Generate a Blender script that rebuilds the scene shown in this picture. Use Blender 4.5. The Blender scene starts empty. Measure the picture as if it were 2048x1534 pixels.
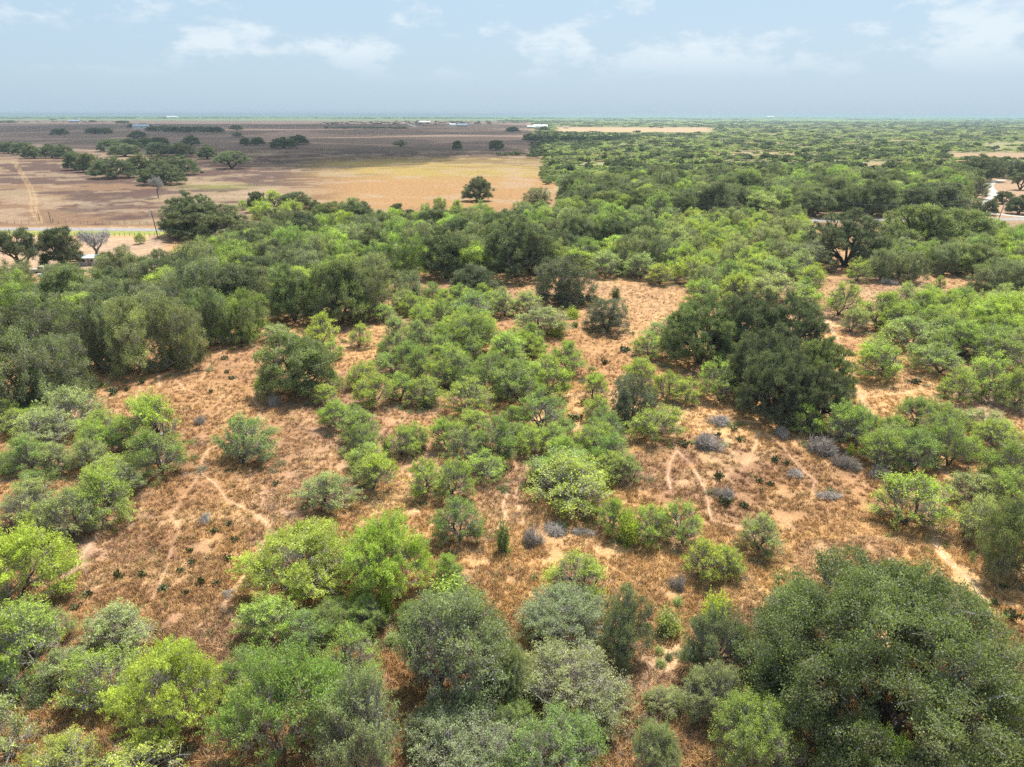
import bpy, math, random
import numpy as np
from mathutils import Vector, Matrix

# ------------------------------------------------------------------ camera, sky, sun
S = bpy.context.scene
COL = S.collection
F = 1415.0                       # focal length in pixels of the 2048 wide photograph
CX, CY = 1024.0, 767.0
CAMH = 40.0
PITCH = math.radians(20.75)
ROLL = math.radians(0.10)
cam_d = bpy.data.cameras.new('camera')
cam = bpy.data.objects.new('camera', cam_d)
COL.objects.link(cam)
cam_d.sensor_width = 36.0
cam_d.lens = 36.0 * F / 2048.0
cam_d.clip_start = 0.5
cam_d.clip_end = 90000.0
cam.matrix_world = Matrix.Translation((0, 0, CAMH)) @ Matrix.Rotation(math.pi / 2 - PITCH, 4, 'X') @ Matrix.Rotation(ROLL, 4, 'Z')
S.camera = cam
RM = np.array(cam.matrix_world.to_3x3())

SUN_EL, SUN_AZ = math.radians(61), math.radians(24)
sunv = Vector((math.sin(SUN_AZ) * math.cos(SUN_EL), math.cos(SUN_AZ) * math.cos(SUN_EL), math.sin(SUN_EL)))
ld = bpy.data.lights.new('sun', 'SUN')
ld.energy = 4.4
ld.angle = math.radians(0.5)
ld.color = (1.0, 0.95, 0.87)
lo = bpy.data.objects.new('sun', ld)
lo.rotation_euler = sunv.to_track_quat('Z', 'Y').to_euler()
COL.objects.link(lo)

W = bpy.data.worlds.new('World')
S.world = W
W.use_nodes = True
wt = W.node_tree
wt.nodes.clear()
def wn(t, **k):
    n = wt.nodes.new(t)
    for a, b in k.items():
        setattr(n, a, b)
    return n
sky = wn('ShaderNodeTexSky', sky_type='NISHITA', sun_disc=False)
sky.sun_elevation = SUN_EL
sky.sun_rotation = SUN_AZ
sky.altitude = 100
sky.air_density = 1.0
sky.dust_density = 2.2
sky.ozone_density = 1.6
bg = wn('ShaderNodeBackground')
bg.inputs['Strength'].default_value = 0.15
wo = wn('ShaderNodeOutputWorld')
tc = wn('ShaderNodeTexCoord')
sep = wn('ShaderNodeSeparateXYZ')
wt.links.new(tc.outputs['Generated'], sep.inputs[0])
def wm(op, a, b=None, c=None, clamp=False):
    n = wn('ShaderNodeMath', operation=op)
    n.use_clamp = clamp
    for i, v in enumerate((a, b, c)):
        if v is None: continue
        if isinstance(v, (int, float)): n.inputs[i].default_value = v
        else: wt.links.new(v, n.inputs[i])
    return n.outputs[0]
cv = wn('ShaderNodeVectorMath', operation='MULTIPLY')
wt.links.new(tc.outputs['Generated'], cv.inputs[0])
cv.inputs[1].default_value = (1.0, 1.0, 2.3)
def wnoise(scale, detail, rough, off):
    n = wn('ShaderNodeTexNoise')
    n.inputs['Scale'].default_value = scale
    n.inputs['Detail'].default_value = detail
    n.inputs['Roughness'].default_value = rough
    m = wn('ShaderNodeMapping')
    m.inputs['Location'].default_value = off
    wt.links.new(cv.outputs[0], m.inputs[0])
    wt.links.new(m.outputs[0], n.inputs['Vector'])
    return n.outputs['Fac']
big = wnoise(2.6, 2, 0.5, (3.3, 7.7, 0))
puff = wnoise(10.0, 9, 0.58, (1.3, 2.4, 0))
cl = wm('ADD', wm('MULTIPLY', big, 0.45), wm('MULTIPLY', puff, 0.62))
m1 = wn('ShaderNodeMapRange', interpolation_type='SMOOTHSTEP')
m1.inputs['From Min'].default_value = 0.50
m1.inputs['From Max'].default_value = 0.60
wt.links.new(cl, m1.inputs['Value'])
m2 = wn('ShaderNodeMapRange', interpolation_type='SMOOTHSTEP')      # low clouds dissolve in the far air
m2.inputs['From Min'].default_value = 0.035
m2.inputs['From Max'].default_value = 0.085
wt.links.new(sep.outputs[2], m2.inputs['Value'])
mask = wm('MULTIPLY', wm('MULTIPLY', m1.outputs[0], m2.outputs[0]), 0.75)
# thin milky layer of air over the blue
hz = wn('ShaderNodeMixRGB')
hzf = wn('ShaderNodeMapRange', interpolation_type='SMOOTHSTEP')      # the milky layer is thickest low down
hzf.inputs['From Min'].default_value = 0.12
hzf.inputs['From Max'].default_value = 0.75
hzf.inputs['To Min'].default_value = 0.90
hzf.inputs['To Max'].default_value = 0.45
wt.links.new(sep.outputs[2], hzf.inputs['Value'])
wt.links.new(hzf.outputs[0], hz.inputs[0])
hz.inputs[2].default_value = (1.55, 2.10, 2.60, 1)
wt.links.new(sky.outputs[0], hz.inputs[1])
mx = wn('ShaderNodeMixRGB')
mx.inputs[2].default_value = (2.85, 3.15, 3.35, 1)
wt.links.new(mask, mx.inputs[0])
wt.links.new(hz.outputs[0], mx.inputs[1])
wt.links.new(mx.outputs[0], bg.inputs['Color'])
wt.links.new(bg.outputs[0], wo.inputs[0])

S.view_settings.view_transform = 'Standard'
S.view_settings.look = 'None'
S.view_settings.exposure = 1.0
S.view_settings.gamma = 1.0
cy = S.cycles
cy.max_bounces = 5
cy.diffuse_bounces = 2
cy.glossy_bounces = 1
cy.transmission_bounces = 2
cy.transparent_max_bounces = 10
cy.volume_bounces = 1
cy.use_adaptive_sampling = True
cy.adaptive_threshold = 0.012
cy.use_denoising = False
cy.denoiser = 'OPENIMAGEDENOISE'
cy.denoising_input_passes = 'RGB_ALBEDO_NORMAL'
cy.caustics_reflective = False
cy.caustics_refractive = False
cy.sample_clamp_indirect = 4.0

# ------------------------------------------------------------------ pixel <-> ground
def ray(px, py):
    d = RM @ np.array([(px - CX) / F, -(py - CY) / F, -1.0])
    return d
def at(px, py, z=0.0):
    d = ray(px, py)
    t = (z - CAMH) / min(d[2], -1e-4)
    return np.array([d[0] * t, d[1] * t, z])
def proj(P):
    P = np.asarray(P, float).reshape(-1, 3)
    q = (P - np.array([0, 0, CAMH])) @ RM
    dep = np.maximum(-q[:, 2], 1e-3)
    return CX + F * q[:, 0] / dep, CY - F * q[:, 1] / dep, -q[:, 2]

def tag(o, label=None, cat=None, group=None, kind=None):
    if label: o['label'] = label
    if cat: o['category'] = cat
    if group: o['group'] = group
    if kind: o['kind'] = kind
    return o
def link(o, parent=None):
    COL.objects.link(o)
    if parent: o.parent = parent
    return o
def mesh_np(name, V, Q, attrs=None, mats=(), smooth=False, tri=False):
    me = bpy.data.meshes.new(name)
    V = np.asarray(V, np.float32); Q = np.asarray(Q, np.int32)
    k = Q.shape[1]
    me.vertices.add(len(V)); me.vertices.foreach_set('co', V.ravel())
    me.loops.add(Q.size); me.loops.foreach_set('vertex_index', Q.ravel())
    me.polygons.add(len(Q))
    me.polygons.foreach_set('loop_start', np.arange(0, Q.size, k, dtype=np.int32))
    me.polygons.foreach_set('loop_total', np.full(len(Q), k, np.int32))
    me.polygons.foreach_set('use_smooth', np.full(len(Q), smooth, bool))
    me.update(calc_edges=True)
    for an, (typ, arr) in (attrs or {}).items():
        a = me.attributes.new(an, typ, 'POINT')
        arr = np.asarray(arr, np.float32)
        a.data.foreach_set('color' if typ == 'FLOAT_COLOR' else ('vector' if typ == 'FLOAT_VECTOR' else 'value'), arr.ravel())
    for m in mats: me.materials.append(m)
    return me

# ------------------------------------------------------------------ value noise for baking ground patches
def vnoise(x, y, seed=0):
    xi = np.floor(x).astype(np.int64); yi = np.floor(y).astype(np.int64)
    fx = x - xi; fy = y - yi
    fx = fx * fx * (3 - 2 * fx); fy = fy * fy * (3 - 2 * fy)
    def h(a, b):
        n = (a * 374761393 + b * 668265263 + seed * 982451653) & 0x7fffffff
        n = ((n ^ (n >> 13)) * 1274126177) & 0x7fffffff
        return ((n ^ (n >> 16)) & 0xffff) / 65535.0
    return (h(xi, yi) * (1 - fx) + h(xi + 1, yi) * fx) * (1 - fy) + (h(xi, yi + 1) * (1 - fx) + h(xi + 1, yi + 1) * fx) * fy
def fbm(x, y, seed=0, o=4):
    s = 0; a = 0.5; t = 0
    for i in range(o):
        s = s + a * vnoise(x, y, seed + i); t += a
        x = x * 2.03 + 11.3; y = y * 2.03 + 5.7; a *= 0.5
    return s / t
def sstep(a, b, x):
    t = np.clip((x - a) / (b - a), 0, 1)
    return t * t * (3 - 2 * t)

# ------------------------------------------------------------------ materials
def mat(name):
    m = bpy.data.materials.new(name)
    m.use_nodes = True
    nt = m.node_tree
    b = nt.nodes['Principled BSDF']
    return m, nt, b
def simple(name, col, rough=0.8, metal=0.0, nscale=3.0, namt=0.25, spec=0.3):
    m, nt, b = mat(name)
    b.inputs['Roughness'].default_value = rough
    b.inputs['Metallic'].default_value = metal
    b.inputs['Specular IOR Level'].default_value = spec
    n = nt.nodes.new('ShaderNodeTexNoise'); n.inputs['Scale'].default_value = nscale; n.inputs['Detail'].default_value = 5
    g = nt.nodes.new('ShaderNodeNewGeometry')
    nt.links.new(g.outputs['Position'], n.inputs['Vector'])
    r = nt.nodes.new('ShaderNodeMapRange')
    r.inputs['From Min'].default_value = 0.3; r.inputs['From Max'].default_value = 0.7
    r.inputs['To Min'].default_value = 1 - namt; r.inputs['To Max'].default_value = 1 + namt
    nt.links.new(n.outputs['Fac'], r.inputs['Value'])
    v = nt.nodes.new('ShaderNodeVectorMath'); v.operation = 'SCALE'
    v.inputs[0].default_value = col
    nt.links.new(r.outputs[0], v.inputs['Scale'])
    nt.links.new(v.outputs[0], b.inputs['Base Color'])
    return m

def leaf_material(name, instancer=False):
    """leaf colour = the plant's own colour x the leaf's own tone (an attribute of the leaf)"""
    m, nt, b = mat(name)
    L = nt.links.new
    a = nt.nodes.new('ShaderNodeAttribute'); a.attribute_name = 'tone'
    if instancer:
        oc = nt.nodes.new('ShaderNodeAttribute'); oc.attribute_type = 'INSTANCER'; oc.attribute_name = 'tint'
        base = oc.outputs['Color']
    else:
        oc = nt.nodes.new('ShaderNodeObjectInfo'); base = oc.outputs['Color']
    s = nt.nodes.new('ShaderNodeSeparateXYZ'); L(a.outputs['Vector'], s.inputs[0])
    v = nt.nodes.new('ShaderNodeVectorMath'); v.operation = 'SCALE'
    L(base, v.inputs[0]); L(s.outputs[0], v.inputs['Scale'])
    mx = nt.nodes.new('ShaderNodeMixRGB'); mx.inputs[2].default_value = (0.30, 0.30, 0.24, 1)
    L(s.outputs[1], mx.inputs[0]); L(v.outputs[0], mx.inputs[1])
    b.inputs['Roughness'].default_value = 0.5
    b.inputs['Specular IOR Level'].default_value = 0.35
    L(mx.outputs[0], b.inputs['Base Color'])
    tr = nt.nodes.new('ShaderNodeBsdfTranslucent')
    yl = nt.nodes.new('ShaderNodeVectorMath'); yl.operation = 'MULTIPLY'; yl.inputs[1].default_value = (1.35, 1.45, 0.5)
    L(mx.outputs[0], yl.inputs[0]); L(yl.outputs[0], tr.inputs[0])
    ms = nt.nodes.new('ShaderNodeMixShader'); ms.inputs[0].default_value = 0.40
    L(b.outputs[0], ms.inputs[1]); L(tr.outputs[0], ms.inputs[2])
    L(ms.outputs[0], nt.nodes['Material Output'].inputs['Surface'])
    return m
M_LEAF = leaf_material('leaves')
M_LEAF_I = leaf_material('brush_leaves', True)

def bark_material():
    m, nt, b = mat('bark')
    L = nt.links.new
    a = nt.nodes.new('ShaderNodeAttribute'); a.attribute_name = 'bark'
    n = nt.nodes.new('ShaderNodeTexNoise'); n.inputs['Scale'].default_value = 6; n.inputs['Detail'].default_value = 4
    tcn = nt.nodes.new('ShaderNodeTexCoord'); L(tcn.outputs['Object'], n.inputs['Vector'])
    v = nt.nodes.new('ShaderNodeVectorMath'); v.operation = 'SCALE'
    r = nt.nodes.new('ShaderNodeMapRange'); r.inputs['To Min'].default_value = 0.6; r.inputs['To Max'].default_value = 1.4
    L(n.outputs['Fac'], r.inputs['Value']); L(a.outputs['Color'], v.inputs[0]); L(r.outputs[0], v.inputs['Scale'])
    L(v.outputs[0], b.inputs['Base Color']); b.inputs['Roughness'].default_value = 0.85
    b.inputs['Specular IOR Level'].default_value = 0.2
    return m
M_BARK = bark_material()

# ------------------------------------------------------------------ ground
def polyline_world(pts):
    return np.array([at(x, y)[:2] for x, y in pts])
def dist_poly(X, Y, P):
    d = np.full(X.shape, 1e9)
    for a, b in zip(P[:-1], P[1:]):
        ab = b - a; l2 = max(1e-9, ab @ ab)
        t = np.clip(((X - a[0]) * ab[0] + (Y - a[1]) * ab[1]) / l2, 0, 1)
        d = np.minimum(d, np.hypot(X - a[0] - t * ab[0], Y - a[1] - t * ab[1]))
    return d
TRAILS = [
    (0.30, [(536, 652), (500, 672), (462, 690), (432, 712), (412, 738), (402, 762)]),
    (0.30, [(310, 738), (318, 752), (321, 774)]),
    (0.18, [(284, 762), (276, 785), (270, 810), (262, 850)]),
    (0.20, [(340, 745), (352, 760), (372, 780), (400, 790)]),
    (0.23, [(501, 782), (508, 800), (522, 822), (512, 842), (503, 862), (470, 880), (418, 897), (403, 920), (399, 942), (430, 966), (452, 1000), (500, 1020), (532, 1042), (540, 1062), (520, 1100), (497, 1135), (470, 1180), (447, 1215), (480, 1245), (520, 1262), (562, 1286)]),
    (0.15, [(399, 942), (388, 968), (362, 1000), (342, 1030), (356, 1062), (345, 1100), (328, 1150), (306, 1200)]),
    (0.16, [(262, 862), (240, 884), (225, 905)]),
    (0.55, [(230, 1035), (190, 1075), (150, 1135), (100, 1185), (60, 1220)]),
    (0.26, [(1372, 818), (1352, 850), (1344, 882), (1354, 902), (1340, 925), (1336, 950), (1342, 978)]),
    (0.22, [(1354, 902), (1376, 925), (1396, 950), (1412, 985), (1418, 1015), (1424, 1040), (1480, 1054)]),
    (0.20, [(1518, 862), (1511, 890), (1500, 915), (1482, 942)]),
    (0.16, [(1535, 868), (1560, 888), (1600, 935), (1630, 960), (1622, 990)]),
    (0.45, [(1648, 622), (1660, 655), (1680, 690), (1694, 730), (1720, 790), (1745, 830)]),
    (0.28, [(1716, 795), (1760, 778), (1812, 768)]),
    (0.22, [(1716, 795), (1770, 790), (1830, 782)]),
    (0.6, [(1880, 985), (1862, 1030), (1872, 1090), (1900, 1125), (1940, 1160), (1970, 1200), (1985, 1260)]),
    (0.18, [(745, 830), (800, 842), (860, 858), (900, 872)]),
    (0.16, [(1015, 985), (1005, 1010), (1012, 1035)]),
]
# (cx, cy, rx, ry, colour, strength) in picture units, baked once onto the ground's vertices
BROWN = (0.185, 0.100, 0.064); STRAW = (0.45, 0.275, 0.125); PINK = (0.34, 0.215, 0.140); PALE = (0.42, 0.29, 0.21)
MIDB = (0.285, 0.160, 0.078)
PATCH = [
    (380, 720, 260, 110, MIDB, .8), (330, 900, 200, 120, MIDB, .6), (330, 1110, 190, 110, BROWN, .62), (230, 1230, 220, 70, MIDB, .6),
    (620, 850, 150, 90, BROWN, .55), (760, 870, 120, 70, PINK, .8), (560, 950, 100, 60, BROWN, .45), (560, 1000, 60, 60, PINK, .6),
    (140, 1120, 80, 60, PINK, .7), (450, 1260, 120, 60, PINK, .6), (720, 1180, 60, 60, BROWN, .4), (880, 820, 160, 40, MIDB, .7),
    (1000, 980, 70, 80, PINK, .7), (1090, 1060, 60, 40, PINK, .4), (1150, 1120, 300, 70, STRAW, .95), (1330, 1120, 160, 60, STRAW, .9),
    (1500, 960, 220, 95, BROWN, .66), (1640, 1010, 130, 60, MIDB, .7), (1430, 850, 110, 40, STRAW, .9), (1280, 640, 120, 80, STRAW, .9),
    (1210, 700, 90, 60, MIDB, .5), (1260, 830, 90, 40, PINK, .6), (1830, 600, 160, 40, PINK, .6), (1800, 860, 130, 70, STRAW, .5),
    (1790, 790, 90, 50, STRAW, .8), (1985, 808, 60, 26, (0.42, 0.32, 0.27), .95), (1900, 1090, 90, 90, STRAW, .6), (1990, 1200, 60, 90, MIDB, .5),
    (1060, 650, 90, 40, MIDB, .6), (730, 690, 80, 40, STRAW, .6), (80, 930, 110, 50, STRAW, .5), (700, 1290, 150, 120, MIDB, .5),
    (1290, 1380, 90, 130, PALE, .6), (1380, 1220, 80, 60, STRAW, .7), (2000, 1430, 80, 90, PALE, .6), (380, 1480, 200, 60, MIDB, .6),
]
def box_px(px, py, x0, y0, x1, y1, sx=12, sy=3):
    return sstep(x0 - sx, x0 + sx, px) * (1 - sstep(x1 - sx, x1 + sx, px)) * sstep(y0 - sy, y0 + sy, py) * (1 - sstep(y1 - sy, y1 + sy, py))
ROAD_PX = [(-900, 461), (0, 458), (330, 459.5), (560, 461), (900, 452), (1300, 444), (1700, 440), (2048, 438.5), (3000, 437)]
DRIVE_PX = [(2150, 440), (2048, 438), (1995, 433), (1960, 426), (1935, 418)]
DRIVE2_PX = [(1960, 426), (1972, 408), (1982, 398), (1989, 388), (1982, 379), (1974, 372), (1980, 365), (2004, 360)]

def build_ground():
    yy = [236 - 3.2 * (0.9 ** i) for i in range(40)][::-1]
    yy = sorted(set(yy + list(np.arange(236, 300, 0.7)) + list(np.arange(300, 1720, 1.9))))
    rr = []
    for y in yy:
        a = PITCH + math.atan((y - CY) / F)
        if a > 0.0008: rr.append(CAMH / math.tan(a))
    rr = sorted(rr) + [60000.0]
    r0 = rr[0]
    rr = [0.01] + list(np.linspace(2, r0 * 0.97, 10)) + rr
    rr = np.array(rr)
    fr = np.radians(np.arange(-46, 46.01, 0.105))
    bk = np.radians(np.arange(50, 311, 4.0))
    th = np.concatenate([fr, bk])
    T, Rr = np.meshgrid(th, rr)
    X = Rr * np.sin(T); Y = Rr * np.cos(T)
    d = np.hypot(X, Y)
    Z = (fbm(X / 9, Y / 9, 5, 3) - 0.5) * 0.25 * sstep(10, 60, d) * (1 - sstep(160, 260, d))
    n, k = X.shape
    px, py, dep = proj(np.stack([X.ravel(), Y.ravel(), np.zeros(X.size)], 1))
    px = px.reshape(X.shape); py = py.reshape(X.shape)
    front = (dep.reshape(X.shape) > 1)
    px = np.where(front, px, -5000); py = np.where(front, py, 5000)
    n1 = fbm(X / 14, Y / 14, 1, 5); n2 = fbm(X / 3.5, Y / 3.5, 2, 4); n3 = fbm(X / 60, Y / 60, 3, 4)
    def C(c): return np.array(c)[None, None, :]
    w = sstep(.38, .62, 0.6 * n1 + 0.4 * n2)[..., None]
    col = C(MIDB) * (1 - w) + C((0.44, 0.262, 0.108)) * w
    pb = (sstep(.50, .62, fbm(X / 11 + 4, Y / 11, 14, 5)) * .55)[..., None]
    col = col * (1 - pb) + C((0.200, 0.122, 0.094)) * pb
    gs = (sstep(.56, .68, fbm(X / 5, Y / 5, 17, 5)) * .6)[..., None]
    col = col * (1 - gs) + C((0.56, 0.38, 0.19)) * gs
    jx = (n1 - .5) * 90; jy = (fbm(X / 8, Y / 8, 9, 3) - .5) * 60
    for cx, cy_, rx, ry, c, s in PATCH:
        q = ((px + jx - cx) / rx) ** 2 + ((py + jy - cy_) / ry) ** 2
        m = (s * np.exp(-q * 0.9) * (0.75 + 0.5 * (n2 > 0.5)))[..., None].clip(0, 1)
        col = col * (1 - m) + C(c) * m
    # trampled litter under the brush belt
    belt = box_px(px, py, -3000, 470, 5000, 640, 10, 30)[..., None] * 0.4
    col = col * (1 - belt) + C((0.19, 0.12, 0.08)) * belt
    # pastures beyond the road
    fld = (1 - sstep(450, 458, py + jy * 0.03))
    edge = 1060 + (py - 250) * 0.42
    fl = (fld * (1 - sstep(-10, 10, px + (n1 - .5) * 14 - edge)))[..., None]
    streak = fbm(X / 55 + n3 * 2, Y / 22, 21, 5)
    fc = C((0.215, 0.138, 0.085)) * (1 - sstep(.45, .6, streak)[..., None]) + C((0.27, 0.20, 0.125)) * sstep(.45, .6, streak)[..., None]
    # purple brown weeds
    pur = sstep(.47, .58, fbm(X / 70 + 3, Y / 40, 31, 5))
    mp = 0.75 * pur * box_px(px, py, -3000, 240, 660, 452, 60, 12)
    mp = np.maximum(mp, .85 * np.exp(-(((px + jx - 225) / 95) ** 2 + ((py + jy * .4 - 408) / 24) ** 2)))
    mp = np.maximum(mp, .85 * np.exp(-(((px + jx - 560) / 190) ** 2 + ((py + jy * .2 - 350) / 17) ** 2)))
    mp = np.maximum(mp, .55 * box_px(px, py, 300, 238, 1200, 345, 60, 14) * sstep(.38, .55, fbm(X / 120, Y / 90, 37, 4)))
    mp = np.maximum(mp, .5 * np.exp(-(((px - 1010) / 45) ** 2 + ((py - 392) / 9) ** 2)))
    mp = (sstep(.18, .5, mp + (fbm(X / 16, Y / 16, 91, 4) - .5) * .9 * (mp > .03)) * .85)[..., None]
    fc = fc * (1 - mp) + C((0.092, 0.057, 0.050)) * mp
    # orange stubble with yellow-green grass
    org = (box_px(px, py + jy * .15, 640, 350, 1200, 420, 120, 10) * .9)[..., None]
    fc = fc * (1 - org) + C((0.36, 0.215, 0.092)) * org
    yg = (box_px(px, py + jy * .12, 640, 316, 1140, 356, 90, 8) * (0.45 + 0.5 * sstep(.4, .6, streak)))[..., None].clip(0, 1)
    fc = fc * (1 - yg) + C((0.34, 0.25, 0.075)) * yg
    yg = (np.exp(-(((px - 430) / 70) ** 2 + ((py - 373) / 6) ** 2)) * .8)[..., None]
    fc = fc * (1 - yg) + C((0.22, 0.22, 0.07)) * yg
    pw = (np.exp(-(((px - 1075) / 45) ** 2 + ((py - 352) / 8) ** 2)) * sstep(.45, .6, n1))[..., None]
    fc = fc * (1 - pw) + C((0.42, 0.31, 0.24)) * pw
    wp = (sstep(.56, .64, fbm(X / 24, Y / 14, 95, 5)) * .55 * box_px(px, py, -3000, 300, 1300, 452, 30, 10))[..., None]
    fc = fc * (1 - wp) + C((0.36, 0.27, 0.175)) * wp
    pw = (np.exp(-(((px - 180) / 50) ** 2 + ((py - 405) / 14) ** 2)) * .6 * sstep(.45, .55, n1))[..., None]
    fc = fc * (1 - pw) + C((0.36, 0.29, 0.2)) * pw
    ol = (sstep(.45, .6, fbm(X / 200, Y / 60, 51, 4)) * box_px(px, py, -500, 240, 1100, 300, 100, 14) * .5)[..., None]
    fc = fc * (1 - ol) + C((0.14, 0.135, 0.08)) * ol
    fo = (box_px(px, py, -3000, 236, 1300, 296, 60, 18) * .8)[..., None]
    fc = fc * (1 - fo) + C((0.25, 0.178, 0.14)) * fo
    fc = fc * C((.74, .73, .74))
    col = col * (1 - fl) + fc * fl
    # brush country beyond and to the right
    br = (fld * sstep(-10, 10, px + (n1 - .5) * 14 - edge))[..., None]
    rc = C((0.20, 0.19, 0.095)) * np.ones_like(col)
    o = sstep(.60, .68, fbm(X / 90, Y / 60, 41, 4))[..., None] * .8
    rc = rc * (1 - o) + C((0.27, 0.18, 0.11)) * o
    near_r = (sstep(360, 410, py) * .85)[..., None]
    rc = rc * (1 - near_r) + C((0.24, 0.155, 0.095)) * near_r
    opn = (box_px(px, py + jy * .2, 1900, 352, 2600, 440, 24, 6) * .95)[..., None]
    opn = np.maximum(opn, (box_px(px, py + jy * .1, 1800, 306, 2600, 322, 30, 4) * .9)[..., None])
    rc = rc * (1 - opn) + C((0.29, 0.195, 0.125)) * opn
    pf = (box_px(px, py + jy * .03, 1110, 255, 1420, 266, 20, 2))[..., None]
    rc = rc * (1 - pf) + C((0.34, 0.245, 0.15)) * pf
    col = col * (1 - br) + rc * br
    far = (1 - sstep(239.5, 244.5, py - (px - 1024) * .002))[..., None] * (front[..., None])
    col = col * (1 - far) + C((0.170, 0.225, 0.095)) * far
    # verge
    vg = (box_px(px, py + jy * .05, -3000, 461, 420, 471, 20, 1.5) * .9)[..., None]
    col = col * (1 - vg) + C((0.20, 0.235, 0.06)) * vg
    vg = (box_px(px, py + jy * .2, 1940, 446, 3000, 500, 20, 6) * .8)[..., None]
    col = col * (1 - vg) + C((0.21, 0.14, 0.10)) * vg
    vg = (box_px(px, py + jy * .3, 1955, 472, 3000, 494, 14, 5) * .8)[..., None]
    col = col * (1 - vg) + C((0.18, 0.21, 0.07)) * vg
    yard = (box_px(px, py + jy * .2, -500, 474, 330, 545, 20, 5) * .6)[..., None]
    col = col * (1 - yard) + C((0.33, 0.245, 0.175)) * yard
    # trails
    wob = (n2 - .5) * 0.5
    for wd, pts in TRAILS:
        P = polyline_world(pts)
        sel = (X > P[:, 0].min() - 4) & (X < P[:, 0].max() + 4) & (Y > P[:, 1].min() - 4) & (Y < P[:, 1].max() + 4)
        if not sel.any(): continue
        dd = dist_poly(X[sel] + wob[sel] * .8, Y[sel] + wob[sel], P)
        m = (0.62 * (1 - sstep(wd * .1, wd * .75, dd)) * (2.6 * n2[sel] - .35).clip(0.4, 1))[:, None]
        col[sel] = col[sel] * (1 - m) + np.array((0.50, 0.34, 0.225))[None, :] * m
    P = polyline_world([(28, 322), (45, 350), (62, 378), (68, 400), (67, 420), (78, 440), (80, 448)])
    for off in (-1.1, 1.1):
        dd = dist_poly(X - off, Y, P)
        m = (0.30 * (1 - sstep(.2, .9, dd)))[..., None]
        col = col * (1 - m) + C((0.42, 0.29, 0.14)) * m
    global GCOL, GRR, GFR
    GCOL, GRR, GFR = col, rr, fr
    Q = []
    i = np.arange(n - 1)[:, None]; j = np.arange(k)[None, :]
    a = i * k + j; b = i * k + (j + 1) % k
    Q = np.stack([a, b, b + k, a + k], -1).reshape(-1, 4)
    rgba = np.concatenate([col.reshape(-1, 3), np.ones((X.size, 1))], 1)
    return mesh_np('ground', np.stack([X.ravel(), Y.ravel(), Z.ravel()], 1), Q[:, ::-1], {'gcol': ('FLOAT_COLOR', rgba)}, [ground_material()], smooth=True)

def ground_material():
    m, nt, b = mat('dry_ground')
    L = nt.links.new
    a = nt.nodes.new('ShaderNodeAttribute'); a.attribute_name = 'gcol'
    g = nt.nodes.new('ShaderNodeNewGeometry')
    def noise(sc, det, ro=.6):
        n = nt.nodes.new('ShaderNodeTexNoise'); n.inputs['Scale'].default_value = sc
        n.inputs['Detail'].default_value = det; n.inputs['Roughness'].default_value = ro
        L(g.outputs['Position'], n.inputs['Vector']); return n.outputs['Fac']
    def mr(v, a0, a1, b0, b1):
        n = nt.nodes.new('ShaderNodeMapRange'); L(v, n.inputs['Value'])
        for nm, x in zip(('From Min', 'From Max', 'To Min', 'To Max'), (a0, a1, b0, b1)): n.inputs[nm].default_value = x
        return n.outputs[0]
    def mul(x, y):
        n = nt.nodes.new('ShaderNodeMath'); n.operation = 'MULTIPLY'; L(x, n.inputs[0]); L(y, n.inputs[1]); return n.outputs[0]
    fine = mr(noise(4.5, 8, .85), .36, .64, .45, 1.55)
    mid = mr(noise(.5, 5), .35, .65, .80, 1.2)
    v = nt.nodes.new('ShaderNodeVectorMath'); v.operation = 'SCALE'
    L(a.outputs['Color'], v.inputs[0]); L(mul(fine, mid), v.inputs['Scale'])
    mx = nt.nodes.new('ShaderNodeMixRGB'); mx.inputs[2].default_value = (0.40, 0.27, 0.18, 1)      # bare crust between the tufts
    L(mr(noise(2.6, 6, .75), .58, .72, 0, .40), mx.inputs[0]); L(v.outputs[0], mx.inputs[1])
    hs = mx
    L(hs.outputs[0], b.inputs['Base Color'])
    b.inputs['Roughness'].default_value = 1.0
    b.inputs['Specular IOR Level'].default_value = 0.05
    bm_ = nt.nodes.new('ShaderNodeBump'); bm_.inputs['Strength'].default_value = .6; bm_.inputs['Distance'].default_value = .12
    L(noise(2.4, 8, .75), bm_.inputs['Height']); L(bm_.outputs[0], b.inputs['Normal'])
    return m

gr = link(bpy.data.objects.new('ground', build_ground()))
tag(gr, 'dry straw coloured ground reaching out to the horizon', 'ground', kind='structure')

def ribbon(name, pts, width, z, m, label, cat):
    P = polyline_world(pts)
    Q = [P[0]]
    for a, b in zip(P[:-1], P[1:]):
        nseg = max(1, int(np.linalg.norm(b - a) / 8)) if np.linalg.norm(b - a) < 4000 else 40
        for s in range(1, nseg + 1): Q.append(a + (b - a) * s / nseg)
    Q = np.array(Q)
    for _ in range(6): Q[1:-1] = (Q[:-2] + Q[1:-1] * 2 + Q[2:]) / 4
    t = np.gradient(Q, axis=0); t /= np.linalg.norm(t, axis=1)[:, None]
    nn = np.stack([-t[:, 1], t[:, 0]], 1)
    V = []
    for s in (-1, -.96, 0, .96, 1):
        zz_ = z if abs(s) < .99 else 0.0
        V.append(np.concatenate([Q + nn * s * width / 2, np.full((len(Q), 1), zz_)], 1))
    V = np.concatenate(V); n = len(Q)
    F_ = [(r * n + i, r * n + i + 1, (r + 1) * n + i + 1, (r + 1) * n + i) for r in range(4) for i in range(n - 1)]
    me = mesh_np(name, V, F_, None, [m])
    o = link(bpy.data.objects.new(name, me))
    tag(o, label, cat, kind='structure')
    return o
M_ASPH = simple('asphalt', (0.22, 0.205, 0.19), .9, nscale=.6, namt=.15)
M_GRAVEL = simple('white_gravel', (0.40, 0.365, 0.32), .95, nscale=2, namt=.15)
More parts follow.
